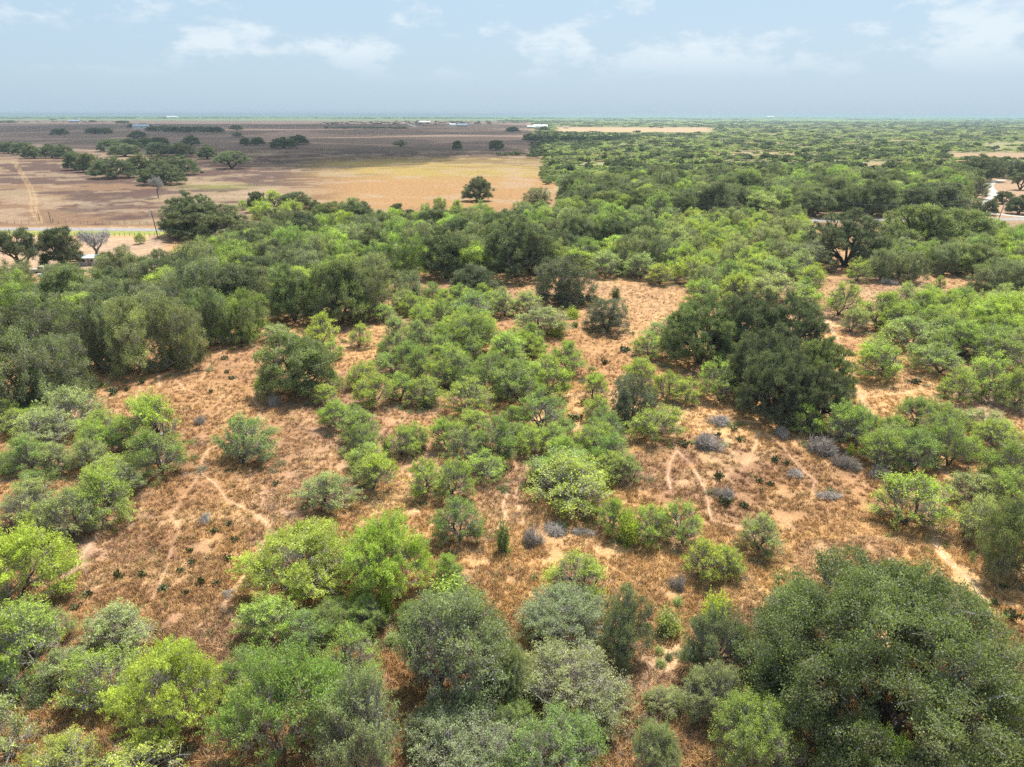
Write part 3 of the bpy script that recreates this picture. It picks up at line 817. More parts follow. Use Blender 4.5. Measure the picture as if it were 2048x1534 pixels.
# ------------------------------------------------------------------ the plants of the clearing, one line each:
# kind, extent in the picture, tint | label | group
LIST = """
Ml 477 1045 720 1222 y | yellow green mesquite with bare grey branches showing under its crown, nearest the left trail
Ml 665 970 850 1172 b | wide bright mesquite with tangled grey twigs, just right of the yellow green one
M 857 1060 930 1164 b | small leaning mesquite with thin bare stem, right of the wide twiggy mesquite
M 870 975 970 1080 g | mesquite with forked dark trunk standing above the small leaning mesquite
S 986 1022 1028 1104 o | narrow upright dark green bush alone on orange straw
M 1084 1084 1215 1190 b | lone flat topped mesquite on orange straw, foliage only on its upper half
M 1025 915 1210 1013 b | wide bright mesquite with dark trunk in the middle of the clearing
M 1060 890 1200 975 g | mesquite directly behind the wide bright one in the middle of the clearing
M 1066 845 1140 900 b | left one of two low mesquites behind the wide central mesquite
M 1128 835 1217 900 b | right one of two low mesquites behind the wide central mesquite
M 1232 903 1294 962 p | small pale mesquite left of the dark red brown bare patch
M 1180 955 1262 1062 b | mesquite at the left end of the row that holds the yellow bush
S 1226 1008 1284 1088 y | yellow green rounded bush in front of a mesquite row
M 1255 960 1340 1080 b | mesquite directly right of the yellow green rounded bush
M 1318 985 1412 1085 b | mesquite at the right end of the row holding the yellow bush, beside the trail
M 1352 1045 1440 1152 y | yellowish mesquite left of the huge foreground oak, nearest the trail corner
M 1410 1045 1482 1150 b | bright mesquite touching the yellowish one left of the huge oak
M 1473 1020 1557 1102 p | pale feathery mesquite between the trail end and the top of the huge oak
M 420 838 551 925 g | round topped mesquite alone beside the trail bend in the left clearing
M 268 777 388 892 b | bright tall mesquite in the left clearing, upper one of a touching pair
M 262 852 384 945 g | mesquite with dark forked trunk, lower one of a touching pair in the left clearing
M 92 768 210 856 p | pale feathery mesquite next to the shaded wood edge at far left
M 44 815 165 892 p | pale mesquite below the one at the wood edge, far left
M -10 815 66 868 b | bright low mesquite cut by the left picture edge under the dark wood
M 18 870 94 920 p | small pale mesquite beneath the pale mesquite group at far left
M 80 884 148 942 p | thin mesquite with bare slanting stem at far left
M 133 843 214 916 b | bright mesquite between two pale ones at far left
M 150 905 262 975 b | bright mesquite directly above the tall dark stemmed one at left
M 135 925 272 1036 b | tall mesquite with straight dark trunk leaning over shade, left side
M -30 900 42 943 b | low bright mesquite at the left edge beside straw grass
M 0 958 110 1052 p | greyish mesquite with spreading thin branches, left edge
M 90 962 200 1078 p | greyish mesquite beside the tall dark trunked mesquite
Ml -60 1040 130 1212 b | dense green mesquite with a skirt of grey twigs at the left edge
M -20 1190 142 1345 b | mesquite with bare black trunk and fallen grey branches, left edge
M 172 1196 305 1308 p | small pale feathery mesquite alone on brown grass, lower left
M 128 1296 300 1452 b | left one of two wide twiggy mesquites in the lower left foreground
Ml 240 1272 452 1496 b | right one of two wide twiggy mesquites in the lower left foreground
M -60 1370 110 1545 p | sparse mesquite with black bare branches in the bottom left corner
M 66 1450 235 1600 y | bright yellow green mesquite on the bottom edge, left of its twin
M 205 1455 385 1610 y | bright yellow green mesquite on the bottom edge, right of its twin
Ml 440 1270 690 1545 g | large dark green mesquite with open crown, lower left foreground
M 640 1240 765 1372 b | light green mesquite with thin bare stems beside the silvery thorn trees
S 745 1155 795 1228 y | small yellow green bush on brown ground above the grey thorn tree
T 745 1150 1005 1412 s | large silvery thorn tree with a thick grey trunk visible through its crown
S 835 1145 960 1215 y | yellow green bush tucked behind the large silvery thorn tree
T 1025 1168 1215 1320 s | grey green thorn tree left of the darker upright one, foreground middle
B 1190 1138 1302 1312 a | darker upright thorny brush tree with a dense top, foreground middle
T 1035 1275 1265 1475 s | broad grey thorn tree above the shaded orange gap, bottom middle
T 640 1345 845 1590 s | tall silver grey thorn tree in the bottom foreground beside the dark green mesquite
T 835 1392 1060 1600 s | silvery low thorn tree on the bottom edge, left of a yellow green twin
T 990 1398 1200 1610 g | yellow green thorn tree on the bottom edge, middle
T 1235 1385 1350 1560 s | thin pale thorn tree standing on pinkish soil, bottom middle
T 960 1280 1060 1400 s | small open grey thorn bush right of the thick grey trunk
S 1392 1172 1468 1245 y | bright yellow green bush touching the left side of the huge oak
T 1370 1205 1500 1352 a | grey thorn tree pressed against the left flank of the huge oak
S 1300 1205 1372 1270 p | faint pale green bush on straw left of the bright yellow green bush
T 1352 1325 1500 1472 s | grey thorn tree with yellow tips in front of the huge oak, left one
T 1425 1385 1600 1575 g | yellow tipped thorn tree in front of the huge oak on the bottom edge
Ml 1640 1422 1845 1620 b | bright green mesquite with flat layered sprays on the bottom edge under the huge oak
S 1500 1340 1560 1400 y | yellow tipped bush at the lower left foot of the huge oak
OL 1458 1062 2042 1548 o | huge dark live oak with an immense domed crown, bottom right
M 1738 940 1876 1048 b | lone rounded bright mesquite at the right end of the brown clearing
M 1717 850 1802 932 g | left one of three joined mesquites above the lone rounded mesquite
M 1778 835 1872 943 g | middle one of three joined mesquites above the lone rounded mesquite
M 1850 848 1940 934 g | right one of three joined mesquites above the lone rounded mesquite
M 1630 793 1728 884 g | mesquite tucked against the lower right side of the twin dark oaks
M 1585 808 1652 868 b | small bright mesquite at the lower foot of the twin dark oaks
M 1345 700 1402 805 b | bright mesquite with dark trunk, nearest left of the dark oak clump
M 1395 705 1480 800 b | bright mesquite pressed between the dark oaks and its dark trunked neighbour
M 1300 705 1362 800 b | bright mesquite with two trunks right of the grey vine covered bush
M 1245 712 1312 775 y | yellowish mesquite behind the grey vine covered bush
B 1212 752 1310 842 k | black grey vine covered bush among mesquites in the middle of the clearing
M 1160 790 1225 845 b | mesquite directly left of the black grey vine covered bush
M 1240 800 1354 870 b | flat mesquite directly below the black grey vine covered bush
M 1156 738 1212 792 b | small fan shaped mesquite with bare stems by the straw path
M 1098 684 1180 747 b | fan shaped mesquite with a bare pale trunk, upper right of the thicket
M 1028 772 1130 853 g | mesquite with V shaped bare trunk at the lower right of the thicket
M 897 750 1000 822 b | mesquite with grey trunk at the lower middle edge of the thicket
M 808 752 880 812 y | yellowish mesquite at the lower left edge of the thicket
M 712 745 790 810 y | yellowish spreading mesquite left of the two at the thicket's lower edge
M 770 738 832 802 b | mesquite between the yellowish ones at the thicket's lower left
M 678 720 748 772 y | small yellowish mesquite with a bare trunk, right of the round dark oak
M 750 704 820 750 g | greyish green mesquite at the upper left of the thicket | mesquites of the central thicket
M 808 695 875 755 g | mesquite of the thicket's back row, second from its left end | mesquites of the central thicket
M 870 694 955 765 g | mesquite in the middle of the thicket's back row | mesquites of the central thicket
M 950 700 1040 778 g | mesquite in the packed heart of the thicket | mesquites of the central thicket
M 988 720 1092 803 g | largest mesquite of the thicket, dense and greyish | mesquites of the central thicket
M 1050 703 1140 792 b | mesquite at the right side of the thicket below the fan shaped one | mesquites of the central thicket
M 972 662 1058 730 b | light mesquite at the top of the thicket | mesquites of the central thicket
M 1050 664 1106 706 b | low light mesquite at the thicket's top right corner | mesquites of the central thicket
S 830 780 880 815 a | low grey scrub under the thicket's lower edge
O 520 670 678 785 o | round dark live oak alone in the upper left clearing, touching the ground
S 505 750 534 776 b | tiny bright bush at the left foot of the round dark oak
M 533 645 600 682 p | low pale mesquite above the round dark oak, left one
M 606 628 682 692 y | bright yellow green mesquite behind the round dark oak
M 642 668 686 718 b | small mesquite with dark stem at the round dark oak's right shoulder
M 694 645 744 694 b | small thin mesquite on straw right of the yellow green mesquite
M 755 676 785 710 b | tiny mesquite sapling left of the thicket on straw
M 640 797 706 856 b | upper mesquite of the column running down the middle left
M 680 815 764 882 g | second mesquite of the column running down the middle left
M 688 850 756 912 g | third mesquite of the column running down the middle left
M 702 893 788 980 b | lowest mesquite of the column running down the middle left
M 590 936 704 1015 p | pale mesquite with thin spreading branches left of the column's foot
S 762 872 784 912 o | slim dark sapling right of the middle left column
M 808 906 890 990 b | mesquite left of centre with dense low foliage, lower left of a diagonal chain
M 860 900 945 990 b | mesquite in the lower middle of the diagonal chain
M 882 846 966 930 p | paler mesquite in the middle of the diagonal chain
M 945 830 1038 918 g | mesquite with dark twiggy base at the upper end of the diagonal chain
M 690 618 690 618 g | x
M 740 606 795 642 b | low mesquite beside the dark wood, left of the upper thicket | mesquites of the upper thicket
M 762 576 828 620 p | pale mesquite touching the dark wood at the upper thicket | mesquites of the upper thicket
M 758 628 812 680 p | pale mesquite at the lower left of the upper thicket | mesquites of the upper thicket
M 812 640 880 704 p | pale mesquite at the lower edge of the upper thicket | mesquites of the upper thicket
M 842 600 898 640 y | yellowish mesquite in the middle of the upper thicket | mesquites of the upper thicket
Ml 868 628 996 702 g | broad mesquite filling the right of the upper thicket | mesquites of the upper thicket
M 890 583 990 640 g | greener mesquite at the back of the upper thicket | mesquites of the upper thicket
M 980 575 1040 632 p | pale low mesquite right of the upper thicket | mesquites of the upper thicket
M 1020 580 1088 630 p | pale mesquite below the tall grey vine mound | mesquites of the upper thicket
M 1040 610 1140 668 p | wide low pale mesquite with a bright bush at its foot
S 1090 636 1136 670 y | dark yellow green rounded bush on straw below the pale mesquite
S 1140 640 1160 654 a | tiny grey bush left of the dome shaped vine mound
S 1125 610 1165 636 y | low yellowish bush right of the wide low pale mesquite
BL 1060 515 1182 607 k | tall grey black vine draped mound at the upper end of the straw opening
B 1171 597 1258 662 k | dome shaped dark vine mound alone in the straw opening
S 1219 570 1242 600 k | small dark vine topped bush behind the dome shaped mound
O 893 532 1004 594 k | very dark rounded oak left of the tall grey black vine mound
Om 1316 598 1480 725 o | left end of the joined dark oak clump at right, partly behind bright mesquites
Om 1410 590 1570 720 k | upper left oak of the joined dark clump at right
Om 1490 594 1652 735 k | upper right oak of the joined dark clump, crown grey green
Om 1440 660 1610 790 k | middle oak of the joined dark clump, behind its shaded foot
Om 1570 640 1704 790 o | right end oak of the joined dark clump with shaggy drooping side
Om 1470 700 1625 835 k | lower left oak of the dark clump, standing over the black shade
Om 1560 715 1698 845 k | lowest oak of the dark clump, nearest the wide grey dry shrub row
M 1715 676 1835 756 b | spreading mesquite with many bare fanned stems right of the dark oaks
M 1672 614 1728 664 p | small pale mesquite on the trail above the fan stemmed one
M 1705 583 1800 656 y | yellow green mesquite above the fan stemmed one
M 1760 642 1812 680 y | vivid yellow green low mesquite behind the fan stemmed one
M 1640 545 1712 630 b | mesquite with clear dark stems at the head of the right trail
M 1565 570 1642 620 b | low bright mesquite behind the dark oak clump | mesquites behind the dark oaks
M 1500 546 1590 600 p | pale mesquite behind the dark oak clump, left of the low bright one | mesquites behind the dark oaks
M 1590 532 1650 585 b | mesquite at the back of the row behind the dark oak clump | mesquites behind the dark oaks
M 1375 560 1450 612 b | mesquite behind the left shoulder of the dark oak clump | mesquites behind the dark oaks
M 1440 545 1510 605 y | yellowish mesquite behind the dark oak clump | mesquites behind the dark oaks
M 1280 628 1380 690 p | greyish pale mesquite at the left foot of the dark oak clump
M 1265 665 1330 715 b | bright mesquite between the straw opening and the dark oak clump
S 1843 788 1884 838 p | yellowish pale bush beside a grey dry shrub, right side
S 1925 812 1945 840 a | small upright grey green bush left of the bare pinkish patch
M 1932 816 2024 868 p | pale sparse mesquite under the bare pinkish patch
M 1914 865 1966 920 b | bright low mesquite right of the three joined mesquites
M 1960 850 2075 980 g | dense mesquite mass on the right edge under the pale sparse one
M 1900 940 1995 1010 p | pale mesquite with open crown near the right edge
M 1880 985 1975 1072 p | pale low mesquite bordering the right trail
BL 1944 1003 2075 1152 o | dark green brush tree with twisted branches on the right edge
M 1970 935 2070 1030 g | mesquite above the dark brush tree on the right edge
M 1986 700 2070 812 g | dense mesquite on the right edge beside the bare pinkish patch
M 1920 703 2018 790 b | mesquite with slanting bare trunk left of the right edge one
M 1880 720 1952 800 b | mesquite with dark trunk over the bare ground, right side
M 1825 683 1932 745 g | mesquite in the middle of the right hand thicket | mesquites of the right thicket
M 1762 643 1882 695 g | wide mesquite at the left end of the right hand thicket | mesquites of the right thicket
M 1842 628 1935 692 g | mesquite at the back of the right hand thicket | mesquites of the right thicket
M 1905 640 2000 705 g | mesquite right of centre in the right hand thicket | mesquites of the right thicket
M 1950 660 2060 735 g | mesquite at the right end of the right hand thicket | mesquites of the right thicket
M 1794 582 1870 640 b | mesquite left of its joined neighbour, top of the right hand thicket | mesquites of the right thicket
M 1850 580 1915 640 b | mesquite joined on the right to another, top of the right hand thicket | mesquites of the right thicket
Ml 1906 580 2060 668 b | broad bright mesquite below the dark wood at the right edge
M 1870 740 1905 790 g | low mesquite at the thicket's foot near the yellowish pale bush
D 528 786 562 810 d | grey dry shrub just right of the trail below the round dark oak
D 385 827 414 847 d | grey dry shrub touching the bright tall mesquite at left
D 394 1023 430 1044 d | grey dry shrub low on brown grass in the left clearing
D 1043 1036 1096 1090 d | larger rounded grey dry shrub below the wide central mesquite
D 1082 1038 1145 1072 d | flatter grey dry shrub right of the larger rounded one
D 1145 1050 1190 1076 d | small brownish dry shrub under the yellow bush row
D 1336 1115 1378 1175 d | brown twiggy dry shrub on straw left of the yellowish mesquite
D 1410 824 1466 850 d | wide grey dry shrub nearest the foot of the dark oak clump
D 1543 849 1585 872 d | grey dry shrub below the darkest shade of the oak clump
D 1384 860 1458 900 d | pale silver dry shrub amid prickly pears in the right clearing
D 1610 862 1684 908 d | tallest grey dry shrub of a diagonal row at right
D 1668 902 1718 938 d | bluish grey dry shrub, middle of the diagonal row at right
D 1730 926 1776 956 d | last grey dry shrub of the diagonal row, nearest the lone rounded mesquite
D 1566 937 1610 955 d | flat thin dry shrub in the middle of the brown right clearing
D 1630 978 1678 1000 d | whitish dry shrub low in the brown right clearing
D 1420 966 1470 998 d | brownish dry shrub beside the right trail above prickly pears
D 1858 814 1904 840 d | grey dry shrub touching the yellowish pale bush
S 1688 884 1710 912 y | tiny yellow green bush between grey dry shrubs
D 1760 555 1790 568 d | grey dry shrub on the pinkish bare strip below the right wood
D 440 1180 470 1196 d | thin dry shrub on brown grass left of the yellow green mesquite
C 273 756 296 768 d | long prickly pear clump by the short trail under the wood | c
C 245 770 262 782 d | prickly pear clump left of the short trail under the wood | c
C 180 752 210 776 d | prickly pear clump nearest the dark wood edge at left | c
C 214 775 240 790 d | prickly pear clump between two others under the wood edge | c
C 160 766 176 778 d | leftmost prickly pear clump under the wood edge | c
C 225 834 242 846 d | prickly pear clump left of the bright tall mesquite | c
C 448 738 462 746 d | prickly pear clump above the trail start, left one | c
C 452 752 476 760 d | prickly pear clump above the trail start, lower one | c
C 544 960 560 972 d | prickly pear clump alone left of the pale spread mesquite | c
C 415 778 428 786 d | tiny prickly pear clump above the bend of the left trail | c
C 470 688 490 696 d | prickly pear clump on the upper left trail | c
C 436 712 462 720 d | faint prickly pear clump beside the upper left trail | c
C 372 1092 388 1106 d | upper left prickly pear of the cluster in the lower left clearing | c
C 415 1058 442 1068 d | topmost flat prickly pear of the lower left clearing | c
C 452 1042 466 1052 d | small prickly pear right of the topmost flat one | c
C 456 1070 482 1086 d | prickly pear below the small one, right part of the clearing | c
C 447 1105 468 1122 d | prickly pear clump closest to the lower trail bend | c
C 222 1136 252 1158 d | leftmost prickly pear of the lower left clearing's long row | c
C 270 1138 294 1156 d | second prickly pear of the lower left clearing's long row | c
C 350 1134 372 1148 d | prickly pear in the middle of the lower left clearing | c
C 376 1118 392 1130 d | small prickly pear above the middle one | c
C 388 1152 416 1172 d | prickly pear right of middle in the lower left clearing | c
C 426 1156 444 1172 d | prickly pear at the right end of the long row | c
C 306 1170 344 1188 d | widest prickly pear clump in the lower left clearing | c
C 360 1178 382 1192 d | dark prickly pear right of the widest clump | c
C 166 1182 190 1196 d | dark prickly pear above the small pale feathery mesquite | c
C 140 1208 166 1222 d | prickly pear hidden by thin branches near the left edge | c
C 1230 688 1268 704 d | dark prickly pear clump on the straw path beside bright mesquites | c
C 1196 714 1222 728 d | faint brownish prickly pear clump on the straw path | c
C 1154 796 1174 812 d | black prickly pear clump left of the vine covered bush | c
C 1128 824 1172 844 d | large prickly pear clump right of the V shaped trunk | c
C 1454 853 1480 864 d | prickly pear above the pale silver dry shrub, right one | c
C 1426 862 1446 876 d | prickly pear touching the top of the pale silver dry shrub | c
C 1464 870 1494 884 d | prickly pear right of the pale silver dry shrub | c
C 1352 870 1386 894 d | prickly pear left of the pale silver dry shrub beside the trail | c
C 1534 908 1562 926 d | prickly pear in the upper middle of the right clearing | c
C 1562 920 1582 932 d | small prickly pear joined to the one in the upper middle | c
C 1420 936 1452 958 d | prickly pear right of the trail fork in the right clearing | c
C 1508 956 1530 966 d | left one of two prickly pears under the right clearing's middle | c
C 1528 960 1556 974 d | right one of two prickly pears under the right clearing's middle | c
C 1428 990 1470 1014 d | lower prickly pear clump beside the brownish dry shrub | c
C 1470 1000 1502 1018 d | prickly pear right of the lower clump by the brownish dry shrub | c
C 1722 812 1758 842 d | prickly pear clump at the right foot of the dark oak clump | c
C 1814 756 1850 770 d | olive green prickly pear clump under the right thicket | c
C 1988 1168 2016 1182 d | upper prickly pear clump right of the huge oak | c
C 1966 1196 2006 1218 d | middle prickly pear clump right of the huge oak | c
C 2004 1214 2044 1244 d | lower prickly pear clump right of the huge oak | c
C 950 1110 965 1120 d | x
BL -60 645 118 822 a | leftmost grey green vine draped tree of the dark wood edge
BL 60 672 206 802 a | rounded vine draped tree of the wood edge, second from the left
BL 135 602 262 738 a | grey brush tree in a recess of the wood edge, third from the left
BL 218 604 345 742 s | silvery drooping brush tree at the wood edge above the short trail
BL 310 606 420 735 a | grey brush tree with hanging vines, right of the silvery one
BL 376 580 470 690 o | brush tree with a leaning grey top in the wood edge
BL 440 585 550 680 g | greener brush tree closing the left wood edge at the trail head
O 535 520 645 640 o | dark oak at the wood edge with visible trunks, left of a pair
O 618 512 745 646 o | dark oak at the wood edge with visible trunks, right of a pair
B 690 545 770 640 a | grey vine hung brush tree beside the pair of dark oaks
BL 700 510 800 590 s | silvery grey vine covered tree behind the pale mesquites
B 780 545 850 610 a | grey brush tree behind the upper thicket
O 843 476 940 556 d | dark bluish oak in the middle of the tree belt
Om 950 444 1115 552 d | broad dark oak in the middle of the tree belt, tallest there
O 1112 436 1200 506 d | left one of two dark oaks right of the broad belt oak
O 1180 438 1262 506 d | right one of two dark oaks right of the broad belt oak
O 1240 438 1325 502 d | dark oak below the bare straw gap in the belt
BL 198 500 300 570 a | dark arching brush tree right of the shed
BL 270 505 385 580 a | broad grey green brush tree with arching limbs
B 380 520 470 600 s | grey dead topped brush tree in the left wood
B -20 540 70 610 g | green brush tree at the left edge below the open oak
B 90 528 175 600 a | brush tree directly under the shed, left wood
Oo -4 462 98 545 k | open crowned dark oak with visible limbs at the left edge
O 90 456 166 532 k | dark oak directly left of the bare grey tree
X 160 455 232 522 d | bare silver grey tree standing over the shed
S 76 462 98 484 o | small dark bush between the two dark oaks at left
M 270 466 296 488 b | small bright bush tree by the near pole
Om 326 388 446 470 d | upper dark oak of the clump beside the road
Om 340 412 505 474 d | wide dark oak of the roadside clump, nearer one
M 476 400 497 420 b | tiny round bright tree in the orange pasture edge
O 496 376 535 424 k | upright dark tree left of the bright roadside trees
M 530 380 568 412 b | bright round tree behind the roadside pair
M 506 400 568 452 b | vivid green roadside tree, left one of a pair
M 562 400 625 446 b | vivid green roadside tree, right one of a pair
O 556 385 625 416 d | dark oak behind the vivid roadside pair
O 612 402 652 442 d | dark oak right of the vivid roadside pair
O 676 406 752 466 d | dark oak with open base in the roadside row
O 775 404 815 448 k | dark oak at the pasture edge left of a taller slim one
O 806 402 840 454 k | slim dark oak standing before the orange pasture
B 838 394 868 448 p | thin pale tree before the orange pasture, left one
B 864 396 900 442 p | thin pale tree before the orange pasture, right one
M 894 394 934 440 b | bright tree at the pasture edge below the lone round oak
M 930 402 988 448 g | green tree right of the bright one at the pasture edge
O 998 404 1024 444 k | thin dark upright tree at the pasture edge
M 1024 402 1064 436 g | green tree under the grey green pasture tree
M 1060 402 1106 434 g | green tree right under the grey green pasture tree
M 1100 400 1146 448 g | dense green tree at the corner of the pasture and wood
O 925 356 987 402 k | lone round dark oak on the orange pasture
B 1048 377 1102 408 a | grey green low tree at the lower right of the orange pasture
B 1114 362 1154 402 a | grey green tree at the corner where wood meets pasture
B 858 446 882 484 a | leaning grey vine tower in the belt
M 1284 382 1344 442 g | large rounded yellow green tree by the straw gap
O 1338 390 1394 440 d | dark oak right of the large rounded yellow green tree
O 1388 370 1466 434 k | arching dark oak behind the roadside lamp
O 1460 348 1524 404 d | dark oak beyond the arching one
M 1424 394 1454 432 b | small bright round tree before the arching dark oak
M 1560 340 1616 378 b | bright round tree in the far wood
Oo 1590 386 1664 434 d | spreading dark oak with open trunk by the road
O 1655 376 1725 430 d | dark oak beside the spreading open one
O 1694 360 1790 430 d | broad dark oak of the roadside row, middle
O 1785 370 1870 428 d | dark oak of the roadside row, right of the broad one
O 1822 368 1932 424 d | last dark oak of the roadside row before the white track
M 1926 354 1976 397 a | grey green round tree beside the white winding track
Om 1912 312 2000 362 k | dark spreading oak beyond the white winding track
Om 1985 322 2060 356 k | dark oak at the right edge beyond the white track
Oo 2014 346 2066 380 k | arching open oak on bare ground at the right edge
O 1986 384 2026 408 k | low dark tree right of the white track
O 1962 398 1993 430 d | small dark tree by the driveway mouth
O 2010 392 2064 428 k | dark oak at the right edge near the leaning pole
B 1930 397 1966 426 a | grey green bush tree left of the driveway mouth
Om 1606 424 1772 532 k | great black green oak of the right belt, tallest there
Oo 1765 412 1900 505 o | spreading open crowned oak right of the great black green oak
Oo 1850 420 1972 500 o | right half of the spreading open crowned oak group
B 1560 486 1664 540 a | dark grey brush tree at the left foot of the great oak
B 1522 436 1598 488 s | silvery grey brush tree left of the great black green oak
M 1688 492 1736 562 b | yellow green tree at the foot of the great black green oak
B 1730 500 1790 560 a | grey brush tree at the edge of the pinkish strip
B 1785 505 1850 565 a | grey brush tree right of its twin at the edge of the pinkish strip
M 1868 546 1892 574 b | small upright bright tree on the pinkish bare strip
S 1800 560 1822 578 y | small yellowish bush on the pinkish bare strip
BL 1950 520 2070 590 o | dark green tree mass at the right edge above the bright mesquites
"""
FIELD = """
O 2 231 32 246|105 251 136 270|173 245 203 268|196 248 224 268|145 233 163 243|178 235 194 245|232 233 259 247|257 237 282 256|276 237 302 255|292 237 318 263|310 239 342 262|330 241 362 264|355 242 386 264|380 243 412 263|404 244 432 264|424 246 448 264|460 245 485 260|481 276 500 291|502 275 529 290|542 269 594 296|575 265 616 289|905 282 924 299|979 281 1007 300|1012 250 1038 264|100 234 112 240|1078 243 1100 262
O 0 284 34 307|28 286 66 309|49 292 88 317|86 288 122 316|112 287 148 317
O 201 270 246 302|236 268 282 301|222 284 278 313|259 256 292 277|276 270 312 296|304 270 338 296|296 282 344 312|336 282 388 312|365 272 400 291|397 284 433 318|131 304 172 340|160 302 202 344|256 306 302 348
Om 188 308 268 356|296 300 346 348|330 302 396 350|288 326 367 369
Oo 431 301 496 337
M 468 263 488 275|789 281 814 293
"""
def parse():
    for ln in LIST.strip().splitlines():
        f = [s.strip() for s in ln.split('|')]
        if f[1] == 'x': continue
        a = f[0].split()
        yield a[0], [float(v) for v in a[1:5]], a[5], f[1], (f[2] if len(f) > 2 else None)
def group_for(kind, lab, g, y1):
    if g == 'c': return 'prickly pear clumps in the clearing'
    if g: return g
    return {'mesquite_tree': 'mesquites of the clearing', 'live_oak': 'live oaks', 'brush_tree': 'trees of the wood edge', 'thorn_tree': 'grey thorn trees of the foreground', 'green_shrub': 'green bushes of the clearing', 'dry_shrub': 'grey dry shrubs of the clearing'}.get(KIND[kind][0])
rng0 = random.Random(7)
for kind, bb, tint, lab, g in parse():
    p, R, H = fit(*bb, kind)
    if kind == 'C': R = min(max(R, .6), 2.2); H = min(max(H, .5), .95)
    plant(kind, p, R, H, tint, lab, group_for(kind, lab, g, bb[3]), rng0)
FLAB = [
 ['small dark oak at the far left edge near the skyline', 'round dark oak in front of the long barn on the plain', 'left half of a touching pair of dark oaks on the shaded plain', 'right half of a touching pair of dark oaks on the shaded plain', 'dark oak behind the long barn on the far left plain', 'small dark oak between the long barn and the farmhouse', 'dark oak left of the blue roofed farmhouse, set apart', 'dark oak touching the left side of the blue roofed farmhouse', 'dark oak directly in front of the blue roofed farmhouse', 'first oak of the dense row right of the farmhouse', 'second oak of the dense row right of the farmhouse', 'third oak of the dense row right of the farmhouse', 'fourth oak of the dense row right of the farmhouse', 'fifth oak of the dense row right of the farmhouse', 'sixth oak of the dense row right of the farmhouse', 'last oak of the dense row right of the farmhouse', 'lone dark oak on the plain beyond the end of the farmhouse row', 'left one of two small round oaks alone on the shaded plain', 'right one of two small round oaks alone on the shaded plain', 'larger left oak of the touching pair in mid plain', 'smaller right oak of the touching pair in mid plain', 'small round tree on the dark strip left of the wood corner', 'dark tree on the dark strip nearest the wood corner', 'dark tree at the head of the far fence line', 'tiny dark tree left of the long barn', 'dark tree right of the whitish metal building'],
 ['oak cut by the left edge in the near pasture row', 'second oak of the near pasture row at left', 'third oak of the near pasture row, standing nearest', 'fourth oak of the near pasture row at left', 'last oak of the near pasture row at left'],
 ['shaded oak at the back left of the pasture grove', 'shaded oak at the back middle of the pasture grove', 'low shaded oak in front of the back left grove oaks', 'top oak linking the grove to the farmhouse', 'shaded oak at the upper middle of the pasture grove', 'shaded oak at the upper right of the pasture grove', 'shaded oak in the right middle of the pasture grove', 'shaded oak at the far right of the pasture grove', 'small shaded oak just outside the grove, upper right', 'upright oak between the grove and the open based oak', 'leftmost sunlit oak of the pasture grove', 'second sunlit oak from the left in the pasture grove', 'sunlit oak in the middle hollow of the pasture grove'],
 ['wide sunlit oak at the lower left front of the grove', 'pale crowned sunlit oak in the centre of the grove', 'sunlit oak at the right shoulder of the grove', 'nearest sunlit oak of the grove, behind the leafless tree'],
 ['spreading oak with an open base, alone right of the pasture grove'],
 ['low pale bush alone on the plain above two small oaks', 'low dark bush in the middle of the shaded plain']]
for li, ln in enumerate(FIELD.strip().splitlines()):
    k, rest = ln.split(' ', 1)
    for q, s in enumerate(rest.split('|')):
        p, R, H = fit(*[float(v) for v in s.split()], k)
        R *= 1.12
        plant(k, p, R, min(H, 13), 'd' if li != 5 else 'a', FLAB[li][q], 'oaks on the pasture' if li < 5 else 'low bushes on the plain', rng0)
X_ = fit(300, 350, 334, 396, 'X'); plant('X', *X_, 'd', 'grey nearly leafless tree alone in front of the pasture grove', None, rng0)
S_ = fit(399, 340, 411, 346, 'S'); plant('S', *S_, 'a', 'tiny brown green bush right of the pasture grove', None, rng0)

# ------------------------------------------------------------------ the closed wood between: single trees that nothing tells apart share a label per stretch
def inside(x, y, poly):
    c = False; n = len(poly)
    for i in range(n):
        x1, y1 = poly[i]; x2, y2 = poly[(i + 1) % n]
        if (y1 > y) != (y2 > y) and x < (x2 - x1) * (y - y1) / (y2 - y1) + x1: c = not c
    return c
def fill(poly, spacing, mix, rsz, labels, group, seed, keep=0.62, cap=400):
    rg = random.Random(seed)
    W_ = [tuple(at(x, y)[:2]) for x, y in poly]
    xs = [w[0] for w in W_]; ys = [w[1] for w in W_]
    area = (max(xs) - min(xs)) * (max(ys) - min(ys)); n = 0
    for _ in range(int(area / spacing ** 2 * 6)):
        x = rg.uniform(min(xs), max(xs)); y = rg.uniform(min(ys), max(ys))
        if not inside(x, y, W_): continue
        k, tints, wts = rg.choices(mix, weights=[m[2] for m in mix])[0]
        R = rg.uniform(*rsz) * (1.2 if k in ('O', 'BL') else 1.0)
        if k == 'Om': R *= 1.6
        if k == 'S': R *= .45
        ok = True
        for (a, b, r) in PLACED:
            if (a - x) ** 2 + (b - y) ** 2 < (keep * (r + R)) ** 2: ok = False; break
        if not ok: continue
        H = R * rg.uniform(*{'M': (1.2, 1.7), 'O': (1.15, 1.5), 'L': (1.2, 1.7), 'B': (1.4, 2.0), 'BL': (1.2, 1.6), 'S': (1, 1.6), 'T': (1, 1.3), 'Om': (1.0, 1.2)}.get(k, (1, 1.5)))
        tn = rg.choice(tints); lab, _g = describe(k, tn, x, y, H)
        plant(k, (x, y, 0), R, H, tn, lab, group + ' (' + KIND[k][1] + ')', rg); n += 1
        if n >= cap: break
    return n
